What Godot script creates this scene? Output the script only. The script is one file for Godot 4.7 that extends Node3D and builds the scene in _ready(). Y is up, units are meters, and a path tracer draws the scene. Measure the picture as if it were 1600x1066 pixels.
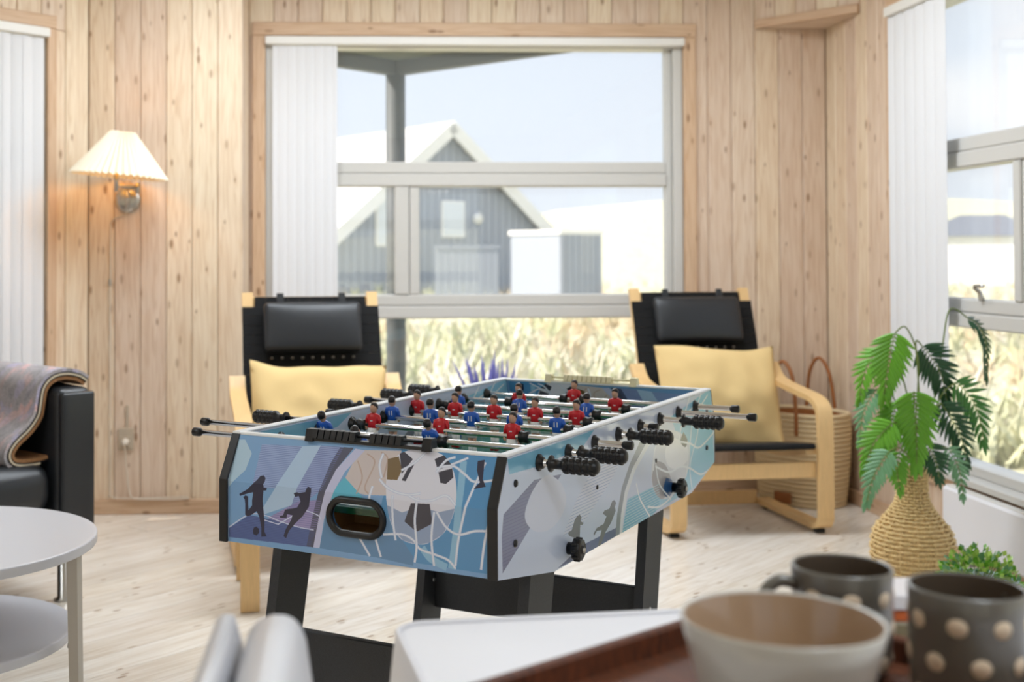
extends Node3D
# A cottage living room with a foosball table. World: x right along the window wall, y up, -z away from the camera.
# D(x, y, d) turns a room position (d = depth from the camera) into a Godot point.

const WALL_D := 5.93      # window wall
const LEFT_D := 5.57      # wall with the lamp
const RIGHT_X := 2.368    # wall with the big side window
const CEIL := 2.62

var rng := RandomNumberGenerator.new()
var noise := FastNoiseLite.new()
var M := {}

func D(x: float, y: float, d: float) -> Vector3:
	return Vector3(x, y, -d)

func _ready() -> void:
	rng.seed = 7
	noise.seed = 3
	noise.frequency = 1.0
	noise.noise_type = FastNoiseLite.TYPE_SIMPLEX_SMOOTH
	noise.fractal_type = FastNoiseLite.FRACTAL_NONE
	make_camera()
	make_sky_and_sun()
	make_materials()
	make_room()
	make_windows()
	make_fill_lamps()
	make_outside()
	make_foosball_table()
	make_armchairs()
	make_sofa()
	make_coffee_table()
	make_dining()
	make_plants()
	make_wall_lamp()
	make_radiator_and_outlet()
	make_basket()

# ---------------------------------------------------------------- camera and light
func make_camera() -> void:
	var c := Camera3D.new()
	c.name = "camera"
	add_child(c)
	var right := Vector3(0.99919, -0.00260, 0.04014)
	var up := Vector3(0.00186, 0.99983, 0.01849)
	var back := Vector3(-0.04018, -0.01840, 0.99902)
	c.transform = Transform3D(Basis(right, up, back).orthonormalized(), Vector3(0, 1.15, 0))
	var f := 1915.1
	var near := 0.05
	var a := CameraAttributesPhysical.new()
	a.frustum_near = near
	a.frustum_far = 600.0
	a.frustum_focal_length = 50.0
	a.frustum_focus_distance = 2.4
	a.exposure_aperture = 4.6
	c.attributes = a
	c.projection = Camera3D.PROJECTION_FRUSTUM
	c.near = near
	c.far = 600.0
	c.size = 1066.0 / f * near
	c.frustum_offset = Vector2((800.0 - 615.8) / f * near, (367.0 - 533.0) / f * near)
	c.current = true

func make_sky_and_sun() -> void:
	var w := 1024
	var h := 512
	var img := Image.create(w, h, false, Image.FORMAT_RGBF)
	var n := FastNoiseLite.new()
	n.seed = 11
	n.frequency = 1.6
	n.fractal_octaves = 5
	for y in h:
		var el := PI * 0.5 - PI * (y + 0.5) / h
		for x in w:
			var az := TAU * (x + 0.5) / w
			var t := clampf(el / 1.2, 0.0, 1.0)
			var c := Color(0.84, 0.90, 0.98).lerp(Color(0.50, 0.66, 0.93), pow(t, 0.8))
			var dir := Vector3(cos(az) * cos(el), sin(el) * 2.2, sin(az) * cos(el))
			var k := smoothstep(-0.05, 0.35, n.get_noise_3dv(dir * 1.3)) * smoothstep(-0.02, 0.08, el)
			c = c.lerp(Color(1.06, 1.06, 1.07), k * 0.75)
			img.set_pixel(x, y, c)
	var sky := Sky.new()
	var pm := PanoramaSkyMaterial.new()
	pm.panorama = ImageTexture.create_from_image(img)
	sky.sky_material = pm
	var e := Environment.new()
	e.background_mode = Environment.BG_SKY
	e.sky = sky
	e.background_energy_multiplier = 1.12
	e.tonemap_mode = Environment.TONE_MAPPER_LINEAR
	e.tonemap_exposure = 1.0
	e.sdfgi_enabled = true
	e.ssao_enabled = true
	e.ssil_enabled = true
	var we := WorldEnvironment.new()
	we.name = "environment"
	we.environment = e
	add_child(we)
	var s := DirectionalLight3D.new()
	s.name = "sun"
	s.light_color = Color(1.0, 0.96, 0.9)
	s.light_energy = 3.0
	s.light_angular_distance = 0.6
	s.shadow_enabled = true
	add_child(s)
	# the sun stands to the left: it strikes the closed blind of the slanted window and passes by the two open ones
	s.look_at_from_position(Vector3.ZERO, -Vector3(-0.75, 0.62, 0.12), Vector3.UP)

# ---------------------------------------------------------------- nodes
var taken := {}
func numbered(called: String) -> String:
	var k: int = taken.get(called, 0)
	taken[called] = k + 1
	return called if k == 0 else "%s_%03d" % [called, k]

func thing(called: String, label: String, category: String, at := Vector3.ZERO, group := "", basis := Basis()) -> Node3D:
	var o := Node3D.new()
	o.name = numbered(called)
	add_child(o)
	o.transform = Transform3D(basis, at)
	o.set_meta("label", label)
	o.set_meta("category", category)
	if group:
		o.set_meta("group", group)
	return o

func setting(called: String, label: String, category: String, at := Vector3.ZERO, basis := Basis()) -> Node3D:
	var o := thing(called, label, category, at, "", basis)
	o.set_meta("kind", "structure")
	return o

func part(parent: Node3D, called: String, mesh: Mesh, mat: Material, xf := Transform3D(), label := "") -> MeshInstance3D:
	var o := MeshInstance3D.new()
	o.name = called
	o.mesh = mesh
	o.material_override = mat
	parent.add_child(o, true)
	o.transform = xf
	if label:
		o.set_meta("label", label)
	return o

# ---------------------------------------------------------------- mesh builder
class B:
	var st := SurfaceTool.new()
	var uvf: Callable
	var xf := Transform3D()
	func _init() -> void:
		st.begin(Mesh.PRIMITIVE_TRIANGLES)
		st.set_smooth_group(-1)
	func smooth(on: bool) -> void:
		st.set_smooth_group(1 if on else -1)
	func color(c: Color) -> void:
		st.set_color(c)
	func v(p: Vector3) -> void:
		if uvf.is_valid():
			st.set_uv(uvf.call(p))
		st.add_vertex(xf * p)
	func tri(a: Vector3, b: Vector3, c: Vector3, out: Vector3) -> void:
		if (b - a).cross(c - a).dot(out) > 0.0:
			v(a); v(c); v(b)
		else:
			v(a); v(b); v(c)
	func quad(a: Vector3, b: Vector3, c: Vector3, d: Vector3, out: Vector3) -> void:
		tri(a, b, c, out)
		tri(a, c, d, out)
	func done() -> ArrayMesh:
		st.generate_normals()
		return st.commit()
	# a box with chamfered edges
	func box(c: Vector3, s: Vector3, bev := 0.0) -> void:
		var h := s * 0.5
		if bev <= 0.0:
			for ax in 3:
				for sg in [-1.0, 1.0]:
					var n := Vector3.ZERO
					n[ax] = sg
					var a1 := (ax + 1) % 3
					var a2 := (ax + 2) % 3
					var q := []
					for k in [[-1, -1], [1, -1], [1, 1], [-1, 1]]:
						var p := Vector3.ZERO
						p[ax] = sg * h[ax]
						p[a1] = k[0] * h[a1]
						p[a2] = k[1] * h[a2]
						q.append(c + p)
					quad(q[0], q[1], q[2], q[3], n)
			return
		bev = minf(bev, minf(h.x, minf(h.y, h.z)) * 0.95)
		# pt(sign, axis): the corner's point that lies on the face across that axis
		var pt := func(sg: Vector3, ax: int) -> Vector3:
			var p := h - Vector3.ONE * bev
			p[ax] = h[ax]
			return c + p * sg
		for ax in 3:
			var a1 := (ax + 1) % 3
			var a2 := (ax + 2) % 3
			for s0 in [-1.0, 1.0]:
				var n := Vector3.ZERO
				n[ax] = s0
				var q := []
				for k in [[-1.0, -1.0], [1.0, -1.0], [1.0, 1.0], [-1.0, 1.0]]:
					var sg := Vector3.ZERO
					sg[ax] = s0; sg[a1] = k[0]; sg[a2] = k[1]
					q.append(pt.call(sg, ax))
				quad(q[0], q[1], q[2], q[3], n)
				for s1 in [-1.0, 1.0]:
					var lo := Vector3.ZERO
					lo[ax] = s0; lo[a1] = s1; lo[a2] = -1.0
					var hi := lo
					hi[a2] = 1.0
					var o := Vector3.ZERO
					o[ax] = s0; o[a1] = s1
					quad(pt.call(lo, ax), pt.call(lo, a1), pt.call(hi, a1), pt.call(hi, ax), o)
		for i in 8:
			var sg := Vector3(1.0 if i & 1 else -1.0, 1.0 if i & 2 else -1.0, 1.0 if i & 4 else -1.0)
			tri(pt.call(sg, 0), pt.call(sg, 1), pt.call(sg, 2), sg)
	# a soft box: rounded all over by radius r; bulge swells the faces
	func rbox(c: Vector3, s: Vector3, r: float, m := 4, bulge := Vector3.ZERO) -> void:
		var h := s * 0.5
		r = minf(r, minf(h.x, minf(h.y, h.z)))
		var steps := func(hh: float) -> Array:
			var o := []
			for k in m + 1:
				o.append(-hh + r * (1.0 - cos(PI * 0.25 * k / m) * 1.0) / (1.0 - cos(PI * 0.25)) * 0.9999)
			for k in range(1, 6):
				o.append(lerpf(-hh + r, hh - r, k / 6.0))
			for k in range(m, -1, -1):
				o.append(hh - r * (1.0 - cos(PI * 0.25 * k / m)) / (1.0 - cos(PI * 0.25)) * 0.9999)
			return o
		var place := func(p: Vector3) -> Vector3:
			var inner := Vector3(clampf(p.x, -h.x + r, h.x - r), clampf(p.y, -h.y + r, h.y - r), clampf(p.z, -h.z + r, h.z - r))
			var dir := p - inner
			var q := inner + (dir.normalized() * r if dir.length() > 1e-7 else Vector3.ZERO)
			if bulge != Vector3.ZERO:
				var f := Vector3(1.0 - pow(absf(q.x / h.x), 2.5), 1.0 - pow(absf(q.y / h.y), 2.5), 1.0 - pow(absf(q.z / h.z), 2.5))
				q += Vector3(signf(q.x) * bulge.x * f.y * f.z * absf(q.x / h.x), signf(q.y) * bulge.y * f.x * f.z * absf(q.y / h.y), signf(q.z) * bulge.z * f.x * f.y * absf(q.z / h.z))
			return c + q
		for ax in 3:
			var a1 := (ax + 1) % 3
			var a2 := (ax + 2) % 3
			var g1: Array = steps.call(h[a1])
			var g2: Array = steps.call(h[a2])
			for s0 in [-1.0, 1.0]:
				var n := Vector3.ZERO
				n[ax] = s0
				for i in g1.size() - 1:
					for j in g2.size() - 1:
						var q := []
						for k in [[i, j], [i + 1, j], [i + 1, j + 1], [i, j + 1]]:
							var p := Vector3.ZERO
							p[ax] = s0 * h[ax]
							p[a1] = g1[k[0]]
							p[a2] = g2[k[1]]
							q.append(place.call(p))
						quad(q[0], q[1], q[2], q[3], n)
	# a profile of (radius, y) turned about the y axis
	func lathe(prof: Array, seg := 24, sx := 1.0, sz := 1.0) -> void:
		for i in prof.size() - 1:
			var a: Vector2 = prof[i]
			var b: Vector2 = prof[i + 1]
			var nn := Vector2(b.y - a.y, a.x - b.x)
			for k in seg:
				var t0 := TAU * k / seg
				var t1 := TAU * (k + 1) / seg
				var e0 := Vector3(cos(t0) * sx, 0, sin(t0) * sz)
				var e1 := Vector3(cos(t1) * sx, 0, sin(t1) * sz)
				var em := (e0 + e1) * 0.5
				var out := em * nn.x + Vector3.UP * nn.y
				var p00 := e0 * a.x + Vector3.UP * a.y
				var p01 := e1 * a.x + Vector3.UP * a.y
				var p10 := e0 * b.x + Vector3.UP * b.y
				var p11 := e1 * b.x + Vector3.UP * b.y
				if a.x > 1e-6:
					tri(p00, p01, p11, out)
				if b.x > 1e-6:
					tri(p00, p11, p10, out)
	# a round tube along points; r is one radius or one for each point
	func tube(pts: Array, r, seg := 8, closed := false) -> void:
		var n := pts.size()
		var rings := []
		var side := Vector3.ZERO
		for i in n:
			var t: Vector3
			if closed:
				t = (pts[(i + 1) % n] - pts[(i - 1 + n) % n]).normalized()
			else:
				t = (pts[mini(i + 1, n - 1)] - pts[maxi(i - 1, 0)]).normalized()
			if side == Vector3.ZERO:
				side = t.cross(Vector3.UP if absf(t.y) < 0.9 else Vector3.RIGHT).normalized()
			side = (side - t * side.dot(t)).normalized()
			var up := t.cross(side)
			var rr: float = r[i] if r is Array else r
			var ring := []
			for k in seg:
				var a := TAU * k / seg
				ring.append(pts[i] + (side * cos(a) + up * sin(a)) * rr)
			rings.append(ring)
		for i in (n if closed else n - 1):
			var j := (i + 1) % n
			for k in seg:
				var k2 := (k + 1) % seg
				quad(rings[i][k], rings[i][k2], rings[j][k2], rings[j][k], (rings[i][k] + rings[i][k2]) * 0.5 - pts[i])
		if not closed:
			for e in [0, n - 1]:
				var o: Vector3 = pts[0] - pts[1] if e == 0 else pts[n - 1] - pts[n - 2]
				for k in range(1, seg - 1):
					tri(rings[e][0], rings[e][k], rings[e][k + 1], o)
	# a flat strip (w wide along axis x, t thick) swept along points in the y-z plane
	func strip(pts: Array, w: float, t: float, x := 0.0) -> void:
		var n := pts.size()
		var L := []
		for i in n:
			var a: Vector2 = pts[maxi(i - 1, 0)]
			var b: Vector2 = pts[mini(i + 1, n - 1)]
			var tn := (b - a).normalized()
			var nn := Vector2(-tn.y, tn.x) * t * 0.5
			var p: Vector2 = pts[i]
			L.append([p + nn, p - nn])
		var P := func(q: Vector2, sx: float) -> Vector3: return Vector3(x + sx * w * 0.5, q.y, q.x)
		for i in n - 1:
			var o: Vector2 = L[i][0] - L[i][1]
			var ov := Vector3(0, o.y, o.x)
			quad(P.call(L[i][0], -1), P.call(L[i][0], 1), P.call(L[i + 1][0], 1), P.call(L[i + 1][0], -1), ov)
			quad(P.call(L[i][1], -1), P.call(L[i][1], 1), P.call(L[i + 1][1], 1), P.call(L[i + 1][1], -1), -ov)
		st.set_smooth_group(-1)
		for i in n - 1:
			for sx in [-1.0, 1.0]:
				quad(P.call(L[i][0], sx), P.call(L[i][1], sx), P.call(L[i + 1][1], sx), P.call(L[i + 1][0], sx), Vector3(sx, 0, 0))
		for e in [0, n - 1]:
			var q0: Vector2 = pts[0] - pts[1] if e == 0 else pts[n - 1] - pts[n - 2]
			quad(P.call(L[e][0], -1), P.call(L[e][0], 1), P.call(L[e][1], 1), P.call(L[e][1], -1), Vector3(0, q0.y, q0.x))
	# a flat outline in x-y, thick from z0 to z1
	func prism(poly: PackedVector2Array, z0: float, z1: float) -> void:
		var ids := Geometry2D.triangulate_polygon(poly)
		for i in range(0, ids.size(), 3):
			var a := poly[ids[i]]
			var b := poly[ids[i + 1]]
			var c := poly[ids[i + 2]]
			tri(Vector3(a.x, a.y, z0), Vector3(b.x, b.y, z0), Vector3(c.x, c.y, z0), Vector3(0, 0, z0 - z1))
			tri(Vector3(a.x, a.y, z1), Vector3(b.x, b.y, z1), Vector3(c.x, c.y, z1), Vector3(0, 0, z1 - z0))
		var cw := Geometry2D.is_polygon_clockwise(poly)
		for i in poly.size():
			var a := poly[i]
			var b := poly[(i + 1) % poly.size()]
			var e := b - a
			var o := Vector3(-e.y, e.x, 0) if cw else Vector3(e.y, -e.x, 0)
			quad(Vector3(a.x, a.y, z0), Vector3(b.x, b.y, z0), Vector3(b.x, b.y, z1), Vector3(a.x, a.y, z1), o)
	# rings [centre, half width x, half width z] joined into one smooth skin along y
	func loft(rings: Array, seg := 12, pw := 2.0) -> void:
		var R := []
		for r in rings:
			var c: Vector3 = r[0]
			var ring := []
			for k in seg:
				var a := TAU * k / seg
				var cx := signf(cos(a)) * pow(absf(cos(a)), 2.0 / pw)
				var cz := signf(sin(a)) * pow(absf(sin(a)), 2.0 / pw)
				ring.append(c + Vector3(cx * r[1], 0, cz * r[2]))
			R.append(ring)
		for i in R.size() - 1:
			for k in seg:
				var k2 := (k + 1) % seg
				quad(R[i][k], R[i][k2], R[i + 1][k2], R[i + 1][k], (R[i][k] + R[i][k2]) * 0.5 - rings[i][0] + Vector3(0, 1e-5, 0))
		for e in [0, R.size() - 1]:
			var o := Vector3.DOWN if (e == 0) == (rings[0][0].y < rings[-1][0].y) else Vector3.UP
			for k in range(1, seg - 1):
				tri(R[e][0], R[e][k], R[e][k + 1], o)
	# a sheet through f(u, v), nu x nv quads
	func sheet(f: Callable, nu: int, nv: int, out: Vector3) -> void:
		var g := []
		for i in nu + 1:
			var row := []
			for j in nv + 1:
				row.append(f.call(float(i) / nu, float(j) / nv))
			g.append(row)
		for i in nu:
			for j in nv:
				quad(g[i][j], g[i + 1][j], g[i + 1][j + 1], g[i][j + 1], out)

func curve(pts: Array, n := 6) -> Array:
	# Catmull-Rom through 2D or 3D points
	var o := []
	for i in pts.size() - 1:
		var p0 = pts[maxi(i - 1, 0)]
		var p1 = pts[i]
		var p2 = pts[i + 1]
		var p3 = pts[mini(i + 2, pts.size() - 1)]
		for k in n:
			o.append(p1.cubic_interpolate(p2, p0, p3, float(k) / n))
	o.append(pts[-1])
	return o

func box_mesh(s: Vector3, bev := 0.0, c := Vector3.ZERO) -> ArrayMesh:
	var b := B.new()
	b.box(c, s, bev)
	return b.done()

func tube_mesh(pts: Array, r, seg := 10, closed := false) -> ArrayMesh:
	var b := B.new()
	b.smooth(true)
	b.tube(pts, r, seg, closed)
	return b.done()

func lathe_mesh(prof: Array, seg := 32, sx := 1.0, sz := 1.0) -> ArrayMesh:
	var b := B.new()
	b.smooth(true)
	b.lathe(prof, seg, sx, sz)
	return b.done()

func at(p: Vector3, basis := Basis()) -> Transform3D:
	return Transform3D(basis, p)

# ---------------------------------------------------------------- materials
func mat(called: String, c: Color, rough := 0.6, metal := 0.0) -> StandardMaterial3D:
	var m := StandardMaterial3D.new()
	m.resource_name = called
	m.albedo_color = c
	m.roughness = rough
	m.metallic = metal
	M[called] = m
	return m

func tex(img: Image) -> ImageTexture:
	return ImageTexture.create_from_image(img)

func wood_image(w: int, h: int, sd: int, knots: int, light: Color, dark: Color) -> Image:
	# pine: w x h pixels cover 0.36 m across and 2.4 m along the grain; it repeats
	var img := Image.create(w, h, false, Image.FORMAT_RGB8)
	var r := RandomNumberGenerator.new()
	r.seed = sd
	var ks := []
	for i in knots:
		ks.append([r.randf() * w, r.randf() * h, r.randf_range(2.2, 5.2) * w / 256.0, r.randf_range(0.35, 1.0)])
	var warp := PackedFloat32Array()
	warp.resize(w * h)
	for k in ks:
		var rad: float = k[2] * 7.0
		for dy in range(int(-rad * 1.8), int(rad * 1.8)):
			for dx in range(int(-rad), int(rad)):
				var q := Vector2(dx / rad, dy / (rad * 1.8)).length_squared()
				if q < 1.0:
					var x := posmod(int(k[0]) + dx, w)
					var y := posmod(int(k[1]) + dy, h)
					warp[y * w + x] += (1.0 - q) * (1.0 - q) * 2.2 * signf(dx + 0.5)
	var nz := FastNoiseLite.new()
	nz.seed = sd
	nz.frequency = 1.0
	nz.fractal_octaves = 3
	for y in h:
		var ay := TAU * y / h
		var cy := Vector2(cos(ay), sin(ay)) * 0.8
		for x in w:
			var fx := float(x) / w
			var ax := TAU * fx
			var g: float = nz.get_noise_3d(cos(ax) * 1.4 + cy.x, sin(ax) * 1.4, cy.y)
			var ring := 0.5 + 0.5 * sin(fx * TAU * 13.0 + g * 9.0 + warp[y * w + x])
			var fine: float = nz.get_noise_3d(cos(ax) * 24.0, sin(ax) * 24.0 + cy.x * 2.0, cy.y * 2.0 + 9.0)
			var t := clampf(0.16 + ring * ring * 0.42 + fine * 0.35 + g * 0.25, 0.0, 1.0)
			img.set_pixel(x, y, light.lerp(dark, t))
	for k in ks:
		var rad: float = k[2]
		for dy in range(int(-rad * 2.6), int(rad * 2.6) + 1):
			for dx in range(int(-rad * 1.6), int(rad * 1.6) + 1):
				var q := Vector2(dx / rad, dy / (rad * 1.6)).length()
				if q < 1.6:
					var x := posmod(int(k[0]) + dx, w)
					var y := posmod(int(k[1]) + dy, h)
					var c := img.get_pixel(x, y)
					var amt := smoothstep(1.6, 0.5, q) * float(k[3])
					img.set_pixel(x, y, c.lerp(Color(0.44, 0.30, 0.19), amt * 0.58))
	return img

func grain(base: Color, amount: float, fx: float, fy: float, sd: int, w := 256, h := 256) -> Image:
	var img := Image.create(w, h, false, Image.FORMAT_RGB8)
	var nz := FastNoiseLite.new()
	nz.seed = sd
	nz.frequency = 1.0
	nz.fractal_octaves = 3
	for y in h:
		var b := TAU * y / h
		for x in w:
			var a := TAU * x / w
			var g := nz.get_noise_3d(cos(a) * fx, sin(a) * fx + cos(b) * fy, sin(b) * fy)
			var k := 1.0 + g * amount
			img.set_pixel(x, y, Color(base.r * k, base.g * k, base.b * k).clamp())
	return img

func triplanar(m: StandardMaterial3D, img: Image, scale: Vector3, world := false) -> void:
	m.albedo_texture = tex(img)
	m.uv1_triplanar = true
	m.uv1_world_triplanar = world
	m.uv1_scale = scale

func make_materials() -> void:
	var pine := tex(wood_image(256, 1024, 5, 36, Color(0.95, 0.91, 0.86), Color(0.84, 0.75, 0.66)))
	for k in 4:
		var m := mat("wall_pine_%d" % k, [Color(0.96, 0.92, 0.88), Color(0.98, 0.94, 0.88), Color(0.94, 0.89, 0.85), Color(0.99, 0.96, 0.90)][k], 0.5)
		m.albedo_texture = pine
	var fl := tex(wood_image(256, 1024, 21, 26, Color(0.985, 0.97, 0.945), Color(0.87, 0.82, 0.76)))
	for k in 4:
		var m := mat("floor_pine_%d" % k, [Color(0.97, 0.96, 0.95), Color(0.98, 0.965, 0.94), Color(0.95, 0.935, 0.915), Color(0.99, 0.985, 0.975)][k], 0.24)
		m.albedo_texture = fl
	mat("trim_wood", Color(0.90, 0.81, 0.72), 0.5).albedo_texture = pine
	mat("wall_core", Color(0.80, 0.70, 0.58), 0.8)
	mat("subfloor", Color(0.72, 0.66, 0.60), 0.9)
	mat("white_ceiling", Color(0.93, 0.92, 0.90), 0.8)
	mat("white_paint", Color(0.90, 0.89, 0.87), 0.35)
	mat("frame_paint", Color(0.81, 0.80, 0.78), 0.35)
	mat("blind_rail", Color(0.92, 0.91, 0.89), 0.4)
	var bl := mat("blind_fabric", Color(0.89, 0.89, 0.90), 0.8)
	bl.backlight = Color(0.52, 0.52, 0.54)
	bl.cull_mode = BaseMaterial3D.CULL_DISABLED
	var gl := mat("window_glass", Color(0.93, 0.97, 0.97, 0.06), 0.0)
	gl.transparency = BaseMaterial3D.TRANSPARENCY_ALPHA
	mat("steel", Color(0.74, 0.73, 0.71), 0.28, 1.0)
	mat("chrome", Color(0.86, 0.86, 0.86), 0.1, 1.0)
	mat("black_plastic", Color(0.045, 0.045, 0.05), 0.38)
	mat("black_edge", Color(0.06, 0.06, 0.068), 0.45)
	triplanar(mat("black_board", Color(1, 1, 1), 0.55), grain(Color(0.20, 0.207, 0.22), 0.45, 40, 40, 4), Vector3(6, 6, 6))
	mat("white_edge", Color(0.93, 0.94, 0.95), 0.35)
	mat("cream_plastic", Color(0.90, 0.87, 0.72), 0.4)
	mat("goal_wood", Color(0.66, 0.49, 0.29), 0.6)
	mat("field_green", Color(0.10, 0.34, 0.22), 0.16)
	mat("field_line", Color(0.90, 0.92, 0.90), 0.2)
	var pv := mat("player_paint", Color(1, 1, 1), 0.35)
	pv.vertex_color_use_as_albedo = true
	triplanar(mat("birch", Color(1, 1, 1), 0.42), grain(Color(0.90, 0.75, 0.53), 0.06, 22, 1.5, 8), Vector3(2.5, 1.2, 2.5))
	mat("birch_edge", Color(0.83, 0.63, 0.37), 0.5)
	mat("webbing", Color(0.035, 0.035, 0.04), 0.9)
	var le := mat("black_leather", Color(0.14, 0.15, 0.165), 0.36)
	le.normal_enabled = true
	var ln := NoiseTexture2D.new()
	ln.width = 256
	ln.height = 256
	ln.seamless = true
	ln.as_normal_map = true
	ln.bump_strength = 1.6
	var lf := FastNoiseLite.new()
	lf.seed = 2
	lf.frequency = 0.06
	lf.noise_type = FastNoiseLite.TYPE_CELLULAR
	ln.noise = lf
	le.normal_texture = ln
	le.normal_scale = 0.25
	le.uv1_triplanar = true
	le.uv1_scale = Vector3(9, 9, 9)
	triplanar(mat("yellow_linen", Color(1, 1, 1), 0.9), grain(Color(0.91, 0.79, 0.56), 0.08, 50, 50, 12), Vector3(8, 8, 8))
	mat("table_grey", Color(0.83, 0.83, 0.85), 0.32)
	mat("table_leg", Color(0.74, 0.71, 0.66), 0.4)
	mat("oilcloth", Color(0.90, 0.90, 0.92), 0.45)
	mat("white_leather", Color(0.82, 0.82, 0.84), 0.33)
	triplanar(mat("tray_wood", Color(1, 1, 1), 0.6), grain(Color(0.34, 0.17, 0.075), 0.55, 14, 1.5, 15), Vector3(3, 3, 3))
	mat("stoneware_grey", Color(0.34, 0.32, 0.285), 0.22).clearcoat_enabled = true
	mat("stoneware_inside", Color(0.30, 0.255, 0.21), 0.25)
	mat("stoneware_dot", Color(0.80, 0.72, 0.62), 0.4)
	mat("bowl_outside", Color(0.70, 0.68, 0.64), 0.22).clearcoat_enabled = true
	mat("bowl_inside", Color(0.62, 0.51, 0.40), 0.12).clearcoat_enabled = true
	var wk := mat("wicker", Color(1, 1, 1), 0.75)
	triplanar(wk, grain(Color(0.91, 0.77, 0.55), 0.6, 16, 10, 31), Vector3(5, 5, 5))
	var rp := mat("cotton_rope", Color(1, 1, 1), 0.9)
	triplanar(rp, grain(Color(0.88, 0.79, 0.63), 0.16, 30, 30, 33), Vector3(6, 6, 6))
	mat("tan_leather", Color(0.62, 0.38, 0.19), 0.5)
	for g in [["leaf_bright", Color(0.42, 0.68, 0.18)], ["leaf_mid", Color(0.26, 0.52, 0.20)], ["leaf_dark", Color(0.14, 0.33, 0.18)], ["leaf_pale", Color(0.46, 0.66, 0.48)], ["leaf_lime", Color(0.66, 0.80, 0.36)]]:
		var m := mat(g[0], g[1], 0.3)
		m.backlight = g[1]
		m.cull_mode = BaseMaterial3D.CULL_DISABLED
	mat("stem_green", Color(0.45, 0.52, 0.25), 0.5)
	mat("radiator_white", Color(0.93, 0.93, 0.95), 0.4)
	mat("outlet_grey", Color(0.74, 0.68, 0.60), 0.45)
	mat("cord_white", Color(0.86, 0.82, 0.76), 0.5)
	var sh := mat("lamp_pleats", Color(0.97, 0.93, 0.84), 0.85)
	sh.backlight = Color(0.95, 0.90, 0.78)
	sh.cull_mode = BaseMaterial3D.CULL_DISABLED
	mat("pot_teal", Color(0.72, 0.82, 0.84), 0.3)
	mat("soil", Color(0.16, 0.11, 0.08), 0.95)

# ---------------------------------------------------------------- the room
const ROOM := [[-0.46, 5.93], [2.368, 5.93], [2.368, -3.0], [-3.6, -3.0], [-3.6, 3.124], [-1.154, 5.57], [-0.46, 5.57]]
const S45 := 0.70710678

func frame_back() -> Transform3D: return Transform3D(Basis(), D(0, 0, WALL_D))
func frame_lamp() -> Transform3D: return Transform3D(Basis(), D(0, 0, LEFT_D))
func frame_step() -> Transform3D: return Transform3D(Basis(Vector3(0, 0, -1), Vector3.UP, Vector3(1, 0, 0)), D(-0.46, 0, LEFT_D))
func frame_slant() -> Transform3D: return Transform3D(Basis(Vector3(S45, 0, -S45), Vector3.UP, Vector3(S45, 0, S45)), D(-1.154, 0, LEFT_D))
func frame_right() -> Transform3D: return Transform3D(Basis(Vector3(0, 0, 1), Vector3.UP, Vector3(-1, 0, 0)), D(RIGHT_X, 0, WALL_D))

# holes in the walls: x0, x1, y0, y1 in the wall's frame
const HOLE_BACK := [[-0.381, 1.655, 0.33, 2.222]]
const HOLE_SLANT := [[-2.60, -0.2205, 0.33, 2.158]]
const HOLE_RIGHT := [[0.75, 3.35, 0.29, 2.222], [4.4, 6.9, 0.29, 2.222]]

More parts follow.
